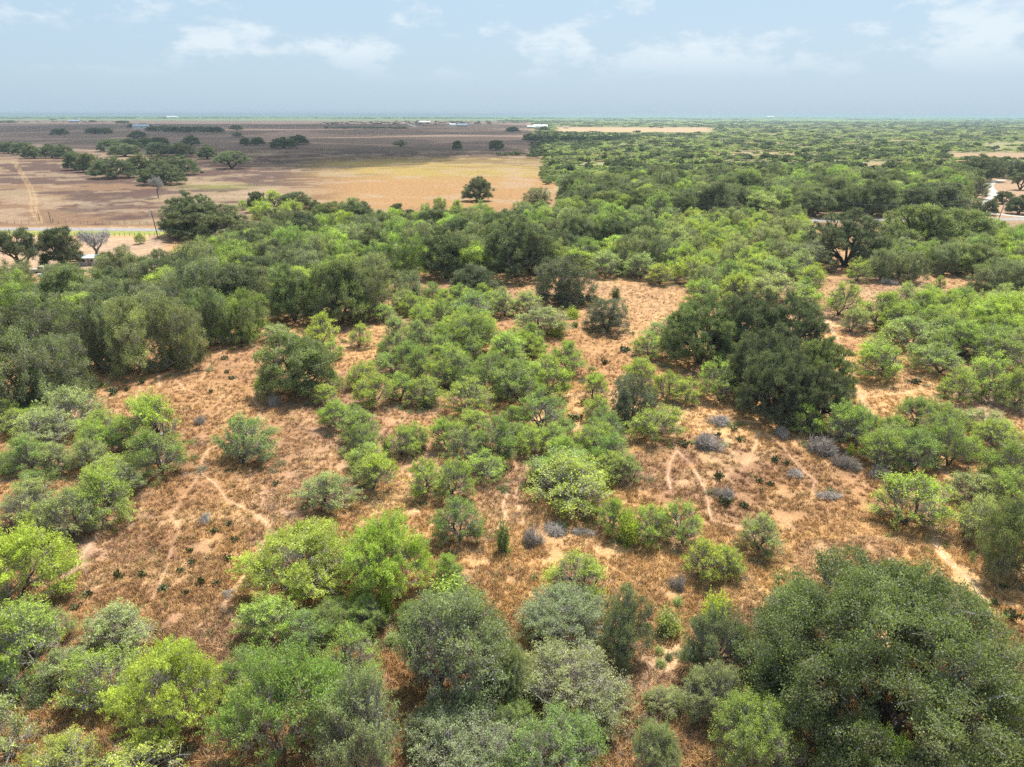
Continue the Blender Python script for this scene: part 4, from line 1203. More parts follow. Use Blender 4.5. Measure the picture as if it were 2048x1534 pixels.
LAND = [('the shed under the bare tree', 181, 529), ('the bare silver grey tree', 196, 520), ('the open crowned oak at the left edge', 46, 543),
 ('the silvery vine tree at the wood edge', 280, 740), ('the left edge tree of the dark wood', 30, 815), ('the pair of dark oaks at the wood edge', 640, 642), ('the leaning topped brush tree', 425, 688),
 ('the dark arching brush tree', 250, 568), ('the roadside oak clump', 425, 472), ('the vivid green roadside pair', 565, 450), ('the leaning grey vine tower', 870, 484),
 ('the broad dark belt oak', 1032, 550), ('the dark bluish belt oak', 890, 554), ('the silvery vine covered belt tree', 750, 590), ('the very dark rounded oak', 948, 592), ('the slim dark pasture edge oak', 823, 454),
 ('the oak with open base', 714, 466), ('the tall grey black vine mound', 1120, 606), ('the three dark belt oaks', 1190, 505), ('the large rounded yellow green tree', 1314, 442),
 ('the great black green oak', 1690, 530), ('the silvery brush tree near the great oak', 1560, 488), ('the spreading open crowned oaks', 1860, 505), ('the dark oak clump at right', 1480, 748),
 ('the two stemmed opening mesquites', 1190, 560), ('the pinkish bare strip', 1800, 575), ('the mesquite heading the right trail', 1648, 628), ('the arching roadside oak', 1427, 432),
 ('the white lamp', 1652, 436), ('the far bright round tree', 1588, 378), ('the winding white track', 1960, 400), ('the leaning pole at right', 1992, 452), ('the broad roadside oak', 1742, 430), ('the corner of pasture and wood', 1134, 402), ('the huge foreground live oak', 1750, 1450), ('the thick trunked thorn tree', 875, 1400), ('the left grey tipped thorn tree', 1425, 1470), ('the wide central mesquite', 1118, 1010), ('the diagonal chain\'s twiggy mesquite', 992, 916), ('the middle left column', 740, 975), ('the lone rounded mesquite', 1806, 1045), ('the dark forked mesquite at left', 322, 943), ('the tall dark stemmed mesquite', 204, 1034), ('the black trunked left mesquite', 60, 1340), ('the dark green lower left mesquite', 565, 1500), ('the bottom middle thorn tree', 1095, 1570), ('the narrow upright bush', 1006, 1100), ('the tall silver thorn tree', 742, 1560), ('the low silvery thorn tree', 945, 1560), ('the thin pale thorn tree', 1292, 1540),
 ('the fan stemmed mesquite', 1775, 756), ('the slanting trunk mesquite', 1969, 790), ('the largest thicket mesquite', 1040, 803), ('the thicket\'s V trunk mesquite', 1079, 853), ('the broad upper thicket mesquite', 932, 702), ('the last belt tree at the right edge', 2010, 590), ('the nearly hidden white house', 957, 462)]
LW = [(n, *at(x, y)[:2]) for n, x, y in LAND]
TN = {'b': 'bright green', 'y': 'yellow green', 'g': 'mid green', 'p': 'pale green', 's': 'silvery', 'd': 'dark', 'o': 'dark green', 'k': 'blackish', 'a': 'grey green'}
used = {}
def describe(kind, tint, x, y, H):
    near = sorted(LW, key=lambda l: (l[1] - x) ** 2 + (l[2] - y) ** 2)[:6]; first = None
    for n, lx, ly in near:
        a = x - lx * y / ly; b = y - ly
        rel = ('right of' if a > 0 else 'left of') if abs(a) > abs(b) else ('behind' if b > 0 else 'in front of')
        dd = math.hypot(a, b)
        pre = 'tucked ' if dd < 9 else ('' if dd < 20 else ('further ' if dd < 45 else 'well '))
        sz = 'tall ' if H > 8.2 else ('low ' if H < 6.3 else '')
        base = '%s%s %s %s%s %s' % (sz, TN[tint], KIND[kind][1], pre, rel, n)
        if len(base.split()) > 16: base = base[len(sz):]
        first = first or base
        if base not in used: break
    else: base = first
    used[base] = 1
    return base, base
n_fill = [
 fill([(-60, 592), (150, 590), (330, 576), (540, 520), (780, 560), (700, 610), (540, 625), (400, 665), (220, 700), (-60, 700)], 7,
      [('B', 'aaoskg', 6), ('L', 'bgg', 2), ('O', 'odk', 3)], (4.0, 6.0), None, 'trees in the wood left of the clearing', 1, .6),
 fill([(290, 575), (360, 545), (470, 502), (620, 470), (850, 480), (860, 560), (540, 540), (330, 565), (200, 560)], 7,
      [('B', 'agso', 4), ('L', 'bgg', 3), ('O', 'dok', 3)], (4.0, 6.2), None, 'trees in the left tree belt', 2, .6),
 fill([(680, 452), (800, 462), (1120, 452), (1280, 452), (1290, 505), (1130, 540), (960, 560), (850, 545), (840, 485), (560, 470)], 7,
      [('B', 'agso', 3), ('L', 'bgg', 3), ('O', 'ddo', 4)], (4.0, 6.0), None, 'trees in the middle tree belt', 3, .6),
 fill([(1130, 545), (1290, 500), (1330, 455), (1600, 450), (1630, 520), (1660, 540), (1600, 560), (1440, 590), (1380, 580), (1250, 560)], 6,
      [('M', 'bbgyp', 8), ('B', 'as', 2)], (4.0, 5.4), None, 'trees in the bright scrub', 4, .62),
 fill([(1760, 480), (1940, 470), (2080, 510), (2080, 590), (1960, 560), (1860, 545), (1740, 545)], 6,
      [('L', 'bgp', 4), ('B', 'asg', 6), ('O', 'o', 1)], (3.4, 5.2), None, 'trees in the right wood', 5, .58),
 fill([(1790, 620), (2080, 610), (2080, 720), (1880, 720), (1790, 680)], 6,
      [('M', 'bgp', 4)], (3.2, 4.4), None, 'trees in the right hand thicket', 6, .45, 30),
 fill([(1130, 440), (1150, 376), (1440, 366), (1900, 360), (1935, 374), (1900, 425), (1600, 428), (1300, 436)], 10,
      [('O', 'ddo', 5), ('L', 'bgp', 2), ('B', 'aag', 3)], (5.2, 7.6), None, 'trees beyond the road', 7, .62),
 fill([(800, 690), (1080, 690), (1100, 790), (900, 800), (790, 740)], 5,
      [('M', 'bbg', 4)], (2.6, 3.5), None, 'trees of the central thicket', 8, .42, 22),
 fill([(800, 900), (1040, 835), (1035, 935), (930, 1010), (800, 1000)], 4, [('M', 'bbg', 5), ('S', 'bp', 1)], (2.2, 3.0), None, 'trees of the diagonal chain', 11, .48, 9),
 fill([(1020, 850), (1220, 835), (1225, 960), (1060, 970)], 4, [('M', 'bg', 5), ('S', 'bp', 1)], (2.2, 3.0), None, 'trees round the wide central mesquite', 12, .46, 7),
 fill([(640, 800), (760, 830), (800, 985), (700, 990), (670, 880)], 4, [('M', 'bg', 5), ('S', 'bp', 1)], (1.9, 2.6), None, 'trees of the middle left column', 13, .48, 6),
 fill([(1720, 850), (1940, 835), (2070, 880), (2070, 1010), (1900, 950), (1740, 930)], 4, [('M', 'bgp', 5), ('S', 'ap', 1)], (2.2, 3.2), None, 'trees at the right edge of the clearing', 14, .5, 12),
 fill([(-10, 800), (210, 780), (270, 1000), (100, 1080), (-10, 1060)], 4, [('M', 'bgp', 5), ('S', 'ap', 1)], (2.0, 3.0), None, 'trees at the left edge of the clearing', 15, .5, 12),
 fill([(-10, 1190), (140, 1200), (130, 1420), (-10, 1500)], 4, [('M', 'bgp', 4), ('S', 'ap', 1)], (1.8, 2.6), None, 'trees in the lower left corner', 16, .5, 6),
 fill([(640, 1240), (770, 1230), (1240, 1380), (1240, 1480), (800, 1500), (640, 1400)], 4, [('T', 'sga', 4), ('S', 'ap', 2)], (1.5, 2.5), None, 'scrub among the grey thorn trees', 17, .5, 9),
 fill([(1230, 1180), (1390, 1200), (1370, 1530), (1240, 1534)], 4, [('T', 'sp', 2), ('S', 'ap', 3)], (1.0, 1.9), None, 'scrub left of the huge oak', 18, .7, 8),
 fill([(420, 1270), (640, 1240), (640, 1534), (400, 1534)], 4, [('M', 'bg', 4), ('S', 'ap', 1)], (1.8, 2.6), None, 'scrub round the dark green lower left mesquite', 19, .5, 7),
 fill([(1380, 560), (1640, 545), (1650, 620), (1400, 610)], 4, [('M', 'bgp', 4)], (2.6, 3.4), None, 'trees behind the dark oak clump', 20, .46, 14),
 fill([(780, 600), (980, 600), (990, 680), (830, 680)], 5,
      [('M', 'bbg', 4)], (2.6, 3.5), None, 'trees of the upper thicket', 9, .42, 16),
]
print('FILL', n_fill, 'planted', len(PLACED))
print('KINDS', {k: sum(1 for o in bpy.data.objects if o.get('category') and o.name.split('.')[0] == k) for k in set(v[0] for v in KIND.values())})

# ------------------------------------------------------------------ uncountable growth: instanced on points
def gn_scatter(name, pts, scl, rot, tint, protos, label, cat, seed=0):
    me = bpy.data.meshes.new(name)
    me.vertices.add(len(pts)); me.vertices.foreach_set('co', np.asarray(pts, np.float32).ravel())
    for an, ty, arr, key in (('scl', 'FLOAT_VECTOR', scl, 'vector'), ('rotz', 'FLOAT', rot, 'value'), ('tint', 'FLOAT_COLOR', tint, 'color')):
        a = me.attributes.new(an, ty, 'POINT'); a.data.foreach_set(key, np.asarray(arr, np.float32).ravel())
    o = link(bpy.data.objects.new(name, me))
    pc = bpy.data.collections.new(name + '_source')
    for i, m in enumerate(protos): pc.objects.link(bpy.data.objects.new('%s_%02d' % (name + '_source', i), m))
    ng = bpy.data.node_groups.new(name, 'GeometryNodeTree')
    ng.interface.new_socket('Geometry', in_out='INPUT', socket_type='NodeSocketGeometry')
    ng.interface.new_socket('Geometry', in_out='OUTPUT', socket_type='NodeSocketGeometry')
    N = ng.nodes.new; L = ng.links.new
    gi = N('NodeGroupInput'); go = N('NodeGroupOutput')
    ci = N('GeometryNodeCollectionInfo'); ci.inputs['Collection'].default_value = pc
    ci.inputs['Separate Children'].default_value = True; ci.inputs['Reset Children'].default_value = True
    ip = N('GeometryNodeInstanceOnPoints'); ip.inputs['Pick Instance'].default_value = True
    rv = N('FunctionNodeRandomValue'); rv.data_type = 'INT'
    rv.inputs['Min'].default_value = 0
    for s in rv.inputs:
        if s.name == 'Max' and s.type == 'INT': s.default_value = len(protos) - 1
        if s.name == 'Min' and s.type == 'INT': s.default_value = 0
    def attr(nm, dt):
        n = N('GeometryNodeInputNamedAttribute'); n.data_type = dt; n.inputs['Name'].default_value = nm
        return [s for s in n.outputs if s.name == 'Attribute' and s.enabled][0]
    cx = N('ShaderNodeCombineXYZ'); L(attr('rotz', 'FLOAT'), cx.inputs[2])
    L(gi.outputs[0], ip.inputs['Points']); L(ci.outputs[0], ip.inputs['Instance'])
    L([s for s in rv.outputs if s.type == 'INT'][0], ip.inputs['Instance Index'])
    L(cx.outputs[0], ip.inputs['Rotation']); L(attr('scl', 'FLOAT_VECTOR'), ip.inputs['Scale'])
    L(ip.outputs[0], go.inputs[0])
    md = o.modifiers.new('scatter', 'NODES'); md.node_group = ng
    tag(o, label, cat, kind='stuff')
    return o

def far_bush(seed, n=420, trunk=False):
    """a far bush: unit radius, unit height, many leaf clumps"""
    rng = np.random.default_rng(seed)
    K = 7; lob = np.stack([rng.normal(size=K) * .38, rng.normal(size=K) * .38, rng.uniform(.38, .68, K)], 1)
    d = unit(rng.normal(size=(n, 3))); d[:, 2] = np.abs(d[:, 2]) * 1.0 - .25
    i = rng.integers(0, K, n)
    C = lob[i] + d * rng.uniform(.24, .40, (n, 1)) * np.array([1.1, 1.1, .85]); C[:, 2] = np.maximum(C[:, 2], .04)
    V, Q, a = leaves(rng, C, .085, .055, rng.uniform(.75, 1.25, K)[i], up=.7, grey=.04)
    V2 = V.reshape(-1, 3)
    return mesh_np('bush', V2, Q, {'tone': ('FLOAT_VECTOR', a)}, [M_LEAF_I])
FB = [far_bush(900 + i, 700) for i in range(6)]
FBL = [far_bush(950 + i, 260) for i in range(5)]
rg = np.random.default_rng(77)
P_, S_, R_, T_ = [], [], [], []
def add_far(px, py, size, hgt, tint):
    p = at(px, py); P_.append(p); S_.append((size, size, hgt)); R_.append(rg.random() * 6.28); T_.append((*tint, 1))
def pal(lightness):
    r = rg.random()
    if r < .16: t = np.array((.085, .110, .062))
    elif r < .36: t = np.array((.155, .175, .115))
    elif r < .46: t = np.array((.175, .17, .135))
    else: t = np.array((.20, .255, .105))
    return t * rg.uniform(.85, 1.15) * lightness * np.array((1.5, 1.42, 1.5))
PX = lambda y: 1062 + (y - 250) * .42
wood_clear = [(1110, 254, 1430, 267), (1890, 306, 2100, 322), (1955, 352, 2100, 440), (1905, 325, 1955, 330)]
for _ in range(52000):          # even in distance on a log scale, thinning where they would hide each other
    D = math.exp(rg.uniform(math.log(330), math.log(5200)))
    x = rg.uniform(-.1, .80) * D
    q = proj((x, D, 0)); px, py = q[0][0], q[1][0]
    if px > 2140 or px < PX(py) + 4: continue
    if py > 372: continue
    if any(a < px < c and b < py < d for a, b, c, d in wood_clear): continue
    dens = fbm(np.array([x / 75]), np.array([D / 55]), 61, 4)[0]
    if dens < .42 or (dens > .60 and rg.random() < .5 and py > 262): continue
    big_ = rg.random() < .06
    s = rg.uniform(2.6, 4.8) * (1.6 if big_ else 1) * (1 + max(0, D - 700) / 900)
    h = rg.uniform(3.2, 5.2) * (1.7 if big_ else 1) * (1 + max(0, D - 2500) / 9000)
    P_.append((x, D, 0)); S_.append((s, s, h)); R_.append(rg.random() * 6.28)
    T_.append((*((.10, .125, .078) if big_ else pal(1.0)), 1))
    if len(P_) > 15500: break
gn_scatter('brushland', P_, S_, R_, T_, FB, 'brush country of countless green thickets reaching to the horizon on the right', 'brushland')
print('far', len(P_))
P_, S_, R_, T_ = [], [], [], []
for _ in range(9000):           # the flat far green country under the skyline, and its darker ridges
    D = math.exp(rg.uniform(math.log(2600), math.log(15000)))
    x = rg.uniform(-.80, .80) * D
    px, py = [v[0] for v in proj((x, D, 0))[:2]]
    if px > 1000 and D < 4200: continue
    if px < 1000 and D < 3300 and not (690 < px < 830 and rg.random() < .1): continue
    if px < 1000 and py > 238.5: continue
    s = rg.uniform(10, 26) * (1 + D / 9000); h = rg.uniform(3.5, 6.5) * (1 + D / 14000)
    ridge = fbm(np.array([x / 900]), np.array([D / 500]), 71, 3)[0]
    t = np.array((.08, .11, .065)) if ridge > .54 else np.array((.27, .35, .17))
    if ridge > .60: h *= 1.7
    P_.append((x, D, 0)); S_.append((s, s, h)); R_.append(rg.random() * 6.28); T_.append((*(t * rg.uniform(.85, 1.15)), 1))
gn_scatter('far_woods', P_, S_, R_, T_, FBL, 'faint green woods along the skyline', 'woods')
print('horizon', len(P_))
P_, S_, R_, T_ = [], [], [], []
def strip(x0, x1, y0, y1, n, s, h, t):
    for _ in range(n):
        px = rg.uniform(x0, x1); p = at(px, rg.uniform(y0, y1)); k = rg.uniform(.7, 1.3)
        P_.append(p); S_.append((s * k, s * k, h * rg.uniform(.7, 1.2))); R_.append(rg.random() * 6.28); T_.append((*(np.array(t) * rg.uniform(.8, 1.2)), 1))
strip(645, 812, 255, 258, 90, 9, 4, (.055, .07, .045))
strip(996, 1052, 308, 312, 26, 4, 3.4, (.09, .10, .065))
strip(700, 1010, 243, 249, 90, 13, 8, (.045, .06, .035))
strip(1048, 1250, 270, 284, 260, 5, 6, (.060, .085, .042))
strip(1060, 1110, 284, 318, 120, 4.0, 4.4, (.07, .095, .05))
strip(1085, 1150, 318, 372, 170, 3.2, 3.8, (.17, .21, .10))
strip(1250, 2048, 246, 258, 200, 13, 8, (.055, .075, .045))
strip(640, 700, 246, 249, 30, 9, 6, (.05, .065, .04))
strip(0, 240, 243, 246, 30, 9, 5, (.05, .065, .04))
strip(335, 450, 262, 267, 40, 5, 2.4, (.09, .10, .06))
gn_scatter('hedgerow_brush', P_, S_, R_, T_, FB, 'dark strips of brush along the far pasture edges', 'brush')

# dry grass tufts and litter on the near ground
M_STRAW, _nt, _b = mat('dry_grass')
_a = _nt.nodes.new('ShaderNodeAttribute'); _a.attribute_type = 'INSTANCER'; _a.attribute_name = 'tint'
_nt.links.new(_a.outputs['Color'], _b.inputs['Base Color']); _b.inputs['Roughness'].default_value = .9; _b.inputs['Specular IOR Level'].default_value = .1
def tuft(seed, n=16):
    rng = np.random.default_rng(seed)
    base = rng.normal(size=(n, 2)) * .13; lean = rng.normal(size=(n, 2)) * .20; h = rng.uniform(.14, .34, n); w = rng.uniform(.012, .03, n)
    th = rng.random(n) * 6.28; V = []
    for i in range(n):
        b = np.array([base[i, 0], base[i, 1], 0]); s = np.array([math.cos(th[i]), math.sin(th[i]), 0]) * w[i]
        m = b + np.array([lean[i, 0] * .4, lean[i, 1] * .4, h[i] * .6]); t = b + np.array([lean[i, 0], lean[i, 1], h[i]])
        V += [b - s, b + s, t + s * .3, t - s * .3]
    return mesh_np('grass_tuft', np.array(V), np.arange(n * 4).reshape(n, 4), None, [M_STRAW])
TU = [tuft(i) for i in range(8)]
P_, S_, R_, T_ = [], [], [], []
NT = 130000
qx = rg.uniform(-60, 2108, NT); qy = 1600 - (1600 - 560) * rg.random(NT) ** .8
dx = RM @ np.stack([(qx - CX) / F, -(qy - CY) / F, -np.ones(NT)]); tt = -CAMH / dx[2]
gx, gy = dx[0] * tt, dx[1] * tt
dmin = np.full(NT, 1e9)
for wd, pts in TRAILS:
    P = polyline_world(pts); dmin = np.minimum(dmin, dist_poly(gx, gy, P) - wd)
dn = fbm(gx / 2.2, gy / 2.2, 81, 3); hue = fbm(gx / 10, gy / 10, 82, 4)
ok = (dmin > .10) & (dn > .30)
gx, gy, hue = gx[ok], gy[ok], hue[ok]; n = len(gx)
ai = np.clip(np.round((np.degrees(np.arctan2(gx, gy)) + 46) / .105).astype(int), 0, len(GFR) - 1)
ri = np.clip(np.searchsorted(GRR, np.hypot(gx, gy)), 0, len(GRR) - 1)
r = rg.random((n, 1)); t = GCOL[ri, ai]
t = np.where(rg.random((n, 1)) < .45, t * 1.1 + np.array([[.205, .137, .042]]), t * rg.uniform(.6, 1.2, (n, 1)))
t = t * (1 - (r < .03)) + np.array([[.15, .19, .06]]) * (r < .03)
sc = rg.uniform(.5, 1.25, (n, 1))
gn_scatter('dry_grass', np.stack([gx, gy, np.zeros(n)], 1), np.concatenate([sc, sc, sc], 1), rg.random(n) * 6.28, np.concatenate([t, np.ones((n, 1))], 1), TU,
           'dry straw grass tufts covering the clearing', 'grass')
# fallen grey twigs and litter under the trees
M_LIT, _nt, _b = mat('litter_twigs')
_b.inputs['Base Color'].default_value = (.24, .205, .18, 1); _b.inputs['Roughness'].default_value = .9
def litter(seed, n=26):
    rng = np.random.default_rng(seed)
    A = np.concatenate([rng.normal(size=(n, 2)) * .6, rng.uniform(.02, .12, (n, 1))], 1)
    B = A + np.concatenate([rng.normal(size=(n, 2)) * .35, rng.uniform(-.02, .22, (n, 1))], 1)
    V, Q = prisms(A, B, np.full(n, .018), np.full(n, .007), 3)
    return mesh_np('litter', V, Q, None, [M_LIT])
LI = [litter(i) for i in range(5)]
pts = []
for (x, y, R) in PLACED:
    if y < 190 and R > 1.6:
        for _ in range(int(5 * R)):
            a = rg.random() * 6.28; q = R * math.sqrt(rg.random()) * 1.15
            pts.append((x + q * math.cos(a), y + q * math.sin(a), 0))
n = len(pts); sc = rg.uniform(.6, 1.3, (n, 1))
gn_scatter('fallen_twigs', pts, np.concatenate([sc, sc, sc], 1), rg.random(n) * 6.28, np.ones((n, 4)), LI, 'fallen grey twigs and litter lying under the trees', 'litter')

def undershrub(seed):
    rng = np.random.default_rng(seed); n = 520; nb = 26
    d = unit(rng.normal(size=(nb, 3)) * np.array([1, 1, .4]) + np.array([0, 0, .5])); d[:, 2] = np.abs(d[:, 2])
    i = rng.integers(0, nb, n); C = d[i] * rng.uniform(.25, 1.0, (n, 1)) * np.array([.9, .9, .8]) + rng.normal(size=(n, 3)) * .09; C[:, 2] = np.maximum(C[:, 2], .03)
    V, Q, a = leaves(rng, C, .085, .032, rng.uniform(.75, 1.25, nb)[i], up=.5, grey=.12)
    return mesh_np('undergrowth', V, Q, {'tone': ('FLOAT_VECTOR', a)}, [M_LEAF_I])
US = [undershrub(40 + i) for i in range(5)]
pts, tn = [], []
for (x, y, R) in PLACED:
    if y < 210 and R > 1.3:
        for _ in range(int(1.1 * R)):
            a = rg.random() * 6.28; q = R * (.5 + .75 * math.sqrt(rg.random()))
            pts.append((x + q * math.cos(a), y + q * math.sin(a), 0)); tn.append(((.25, .31, .10), (.24, .26, .17), (.20, .19, .15), (.17, .21, .09))[rg.integers(0, 4)])
n = len(pts); sc = rg.uniform(.35, 1.15, (n, 1))
gn_scatter('undergrowth', pts, np.concatenate([sc, sc, sc * .8], 1), rg.random(n) * 6.28, np.concatenate([np.array(tn) * rg.uniform(.85, 1.2, (n, 1)), np.ones((n, 1))], 1), US, 'low scrubby growth around the feet of the trees', 'undergrowth')

# ------------------------------------------------------------------ built things
M_WOOD = simple('weathered_wood', (.16, .115, .085), .9, nscale=5)
M_STEEL = simple('galvanised_steel', (.62, .64, .66), .45, .3)
M_WHITE = simple('white_paint', (.74, .73, .70), .7)
M_TIN = simple('tin_roof', (.58, .63, .68), .5, .2, namt=.1)
M_BLUE = simple('blue_grey_roof', (.33, .42, .52), .5, .1, namt=.1)
M_WALL = simple('board_wall', (.40, .37, .33), .9)
M_DARK = simple('dark_opening', (.02, .02, .022), .6)
M_RUST = simple('rusty_sheet', (.32, .2, .14), .8)
M_WIRE = simple('wire', (.10, .10, .10), .5, .6)
def boxes(bl):
    V = []; Q = []
    for (x0, y0, z0, x1, y1, z1) in bl:
        o = len(V)
        V += [(x0, y0, z0), (x1, y0, z0), (x1, y1, z0), (x0, y1, z0), (x0, y0, z1), (x1, y0, z1), (x1, y1, z1), (x0, y1, z1)]
        Q += [(o, o + 3, o + 2, o + 1), (o + 4, o + 5, o + 6, o + 7), (o, o + 1, o + 5, o + 4), (o + 1, o + 2, o + 6, o + 5), (o + 2, o + 3, o + 7, o + 6), (o + 3, o, o + 4, o + 7)]
    return V, Q
def part(name, VQ, m, parent, loc=None):
    o = bpy.data.objects.new(name, mesh_np(name, VQ[0], VQ[1], None, [m])); link(o, parent)
    if loc is not None: o.location = loc
    return o
def root(name, p, rz, label, cat, group=None):
    o = bpy.data.objects.new(name, None); o.location = (p[0], p[1], p[2]); o.rotation_euler = (0, 0, rz); link(o); tag(o, label, cat, group); return o
def tube(path, r, sides=6):
    P = np.array(path, float); r = np.broadcast_to(np.array(r, float), (len(P),))
    return prisms(P[:-1], P[1:], r[:-1], r[1:], sides)

def pole(px, py, h, lean, label, lamp=False):
    p = at(px, py); t = root('utility_pole', p, 0, label, 'utility pole', 'utility poles along the road')
    top = np.array([lean, 0, h])
    part('post', tube([(0, 0, -.3), top * .5, top], [.19, .16, .12], 8), M_WOOD, t)
    c = top * .965
    part('crossarm', boxes([(c[0] - 1.15, -.19, c[2] - .07, c[0] + 1.15, -.125, c[2] + .07)]), M_WOOD, t)
    for s in (-1.0, 0, 1.0):
        part('insulator', tube([(c[0] + s, -.16, c[2] + .072), (c[0] + s, -.16, c[2] + .20), (c[0] + s, -.16, c[2] + .27)], [.05, .08, .03], 8), M_WHITE, t)
    tr = tube([(c[0] - .42, -.38, c[2] - 1.5), (c[0] - .42, -.38, c[2] - .75)], [.2, .2], 10)
    part('transformer', tr, M_STEEL, t)
    if lamp:
        part('lamp', tube([(c[0], 0, c[2] - .3), (c[0] - .8, -.3, c[2] + .1), (c[0] - 1.6, -.5, c[2] + .05)], [.04, .04, .16], 6), M_WHITE, t)
    return np.array([p[0], p[1] - .16, 0]) + c + np.array([0, 0, .27])
A1 = pole(317, 478, 9.6, -.9, 'leaning timber utility pole beside the roadside oak clump at left', True)
A2 = pole(1992, 452, 9.8, 1.4, 'leaning timber utility pole near the driveway at right')
A3 = pole(1461, 440, 5.6, 0, 'short timber utility pole in front of the arching dark oak')
A4 = pole(1652, 436, 6.5, 0, 'timber utility pole with a white lamp beside the great black green oak', True)
A0 = np.array([-420, A1[1] + 20, 9.5]); 
for a, b, l in ((A1, A3, 'thin power line sagging over the tree belt'), (A3, A4, 'thin power line spanning the two short poles'), (A4, A2, 'thin power line reaching the leaning pole at right')):
    o = bpy.data.objects.new('power_line', None); o.location = (0, 0, 0); link(o); tag(o, l, 'power line', 'power lines')
    for off in (-1.0, 1.0):
        P = [a * (1 - t_) + b * t_ + np.array([off, 0, -1.6 * 4 * t_ * (1 - t_)]) for t_ in np.linspace(0, 1, 15)]
        part('wire', tube(P, .018, 4), M_WIRE, o)

def fence(p0, p1, n, h, label, wires=3):
    a, b = at(*p0), at(*p1); t = root('wire_fence', a, 0, label, 'fence', 'wire fences by the road')
    d = b - a
    for i in range(n):
        q = d * i / (n - 1); hh = h * (1 + .08 * math.sin(i * 2.7))
        part('post', tube([(q[0], q[1], -.2), (q[0] + .05 * math.sin(i), q[1], hh)], [.075, .06], 6), M_WOOD, t)
    for k in range(wires):
        z = h * (.3 + .3 * k); part('wire', tube([(0, -.08, z), (d[0], d[1] - .08, z)], .012, 3), M_WIRE, t)
fence((0, 471), (330, 473), 34, 1.25, 'wire fence on timber posts along the green verge, near side of the road')
fence((0, 447), (640, 452), 44, 1.25, 'wire fence on timber posts along the pasture, far side of the road')
for px, py, h, l in ((101, 443, 4.2, 'tall bare gate post in the pasture corner, right one'), (79, 440, 3.0, 'shorter bare gate post in the pasture corner, left one'), (106, 445, 1.7, 'stubby gate post beside the tallest one')):
    o = part('gate_post', tube([(0, 0, -.2), (.1, 0, h * .6), (-.08, 0, h)], [.14, .12, .1], 7), M_WOOD, None, tuple(at(px, py))); tag(o, l, 'post', 'gate posts in the pasture corner')

def house(p, w, d, h, rh, rz, wallm, roofm, label, cat='house', name='farmhouse', nwin=3, porch=False, group=None):
    t = root(name, p, rz, label, cat, group)
    V, Q = boxes([(-w / 2, -d / 2, 0, w / 2, d / 2, h)]); o = len(V)
    part('wall', (V, Q), wallm, t)
    e = .35
    G = [(-w / 2, -d / 2, h), (-w / 2, d / 2, h), (-w / 2, 0, h + rh - .08), (w / 2, -d / 2, h), (w / 2, d / 2, h), (w / 2, 0, h + rh - .08)]
    V = []; Q = []
    prof = [(-d / 2 - e, h - e * rh / (d / 2)), (0, h + rh), (d / 2 + e, h - e * rh / (d / 2))]
    th = .12
    for x in (-w / 2 - e, w / 2 + e):
        for (y, z) in prof: V.append((x, y, z + .02)); 
        for (y, z) in prof: V.append((x, y, z + .02 + th))
    for k in (0, 1):
        Q += [(3 + k, 4 + k, 10 + k, 9 + k), (k, 6 + k, 7 + k, 1 + k), (k, k + 1, k + 4, k + 3), (6 + k, 9 + k, 10 + k, 7 + k)]
    Q += [(0, 3, 9, 6), (2, 8, 11, 5)]
    part('roof', (V, Q), roofm, t)
    gm = mesh_np('gable', G, [(0, 1, 2), (3, 5, 4)], None, [wallm]); link(bpy.data.objects.new('gable', gm), t)
    for i in range(nwin):
        x = -w / 2 + (i + .5) * w / nwin + (.5 if i == 0 else 0)
        f = part('window', boxes([(x - .55, -d / 2 - .05, 1.0, x + .55, -d / 2 + .02, min(h - .3, 2.1))]), M_WHITE, t)
        part('pane', boxes([(x - .45, -d / 2 - .06, 1.1, x + .45, -d / 2 - .045, min(h - .4, 2.0))]), M_DARK, f)
    part('door', boxes([(w * .12 - .5, -d / 2 - .04, 0, w * .12 + .5, -d / 2 + .02, 2.05)]), M_RUST, t)
    if porch:
        part('porch_roof', boxes([(-w / 2, -d / 2 - 2.6, h - .35, w / 2, -d / 2 - .38, h - .22)]), roofm, t)
        for x in (-w / 2 + .2, 0, w / 2 - .2): part('porch_post', boxes([(x - .09, -d / 2 - 2.5, 0, x + .09, -d / 2 - 2.32, h - .36)]), M_WHITE, t)
    return t
house(at(181, 529), 5.4, 3.6, 2.2, .55, .12, M_WALL, M_TIN, 'small weathered shed with a pale tin roof under the bare grey tree', 'shed', 'shed', 2)
house(at(283, 258), 44, 20, 8, 6, .15, M_WHITE, M_BLUE, 'distant farmhouse with blue grey roof among dark oaks', 'house', nwin=5, porch=True)
house(at(150, 245), 62, 20, 9, 5, -.05, M_WALL, M_BLUE, 'long low distant barn with blue grey roof on the far left plain', 'barn', 'barn', 4)
house(at(1080, 256.5), 48, 22, 7, 4, .05, M_WHITE, M_TIN, 'distant metal building with whitish blue roof left of dark trees', 'barn', 'barn', 4)
house(at(1062, 257), 26, 16, 6, 3, .05, M_WALL, M_BLUE, 'distant bluish shed attached left of the whitish metal building', 'shed', 'shed', 2)
house(at(850, 247), 56, 24, 7, 5, .1, M_WALL, M_WHITE, 'distant pale farm building beside the dirt road', 'barn', 'barn', 4)
house(at(925, 254), 40, 20, 7, 5, -.2, M_WALL, M_BLUE, 'distant greyish farmhouse in the middle farmstead', 'house', nwin=4)
house(at(905, 252), 24, 14, 6, 4, .2, M_WHITE, M_TIN, 'distant small white roofed farm shed left of the greyish farmhouse', 'shed', 'shed', 2)
house(at(1132, 257), 18, 12, 5, 3, 0, M_WHITE, M_RUST, 'distant rusty roofed shed right of the whitish metal building', 'shed', 'shed', 2)
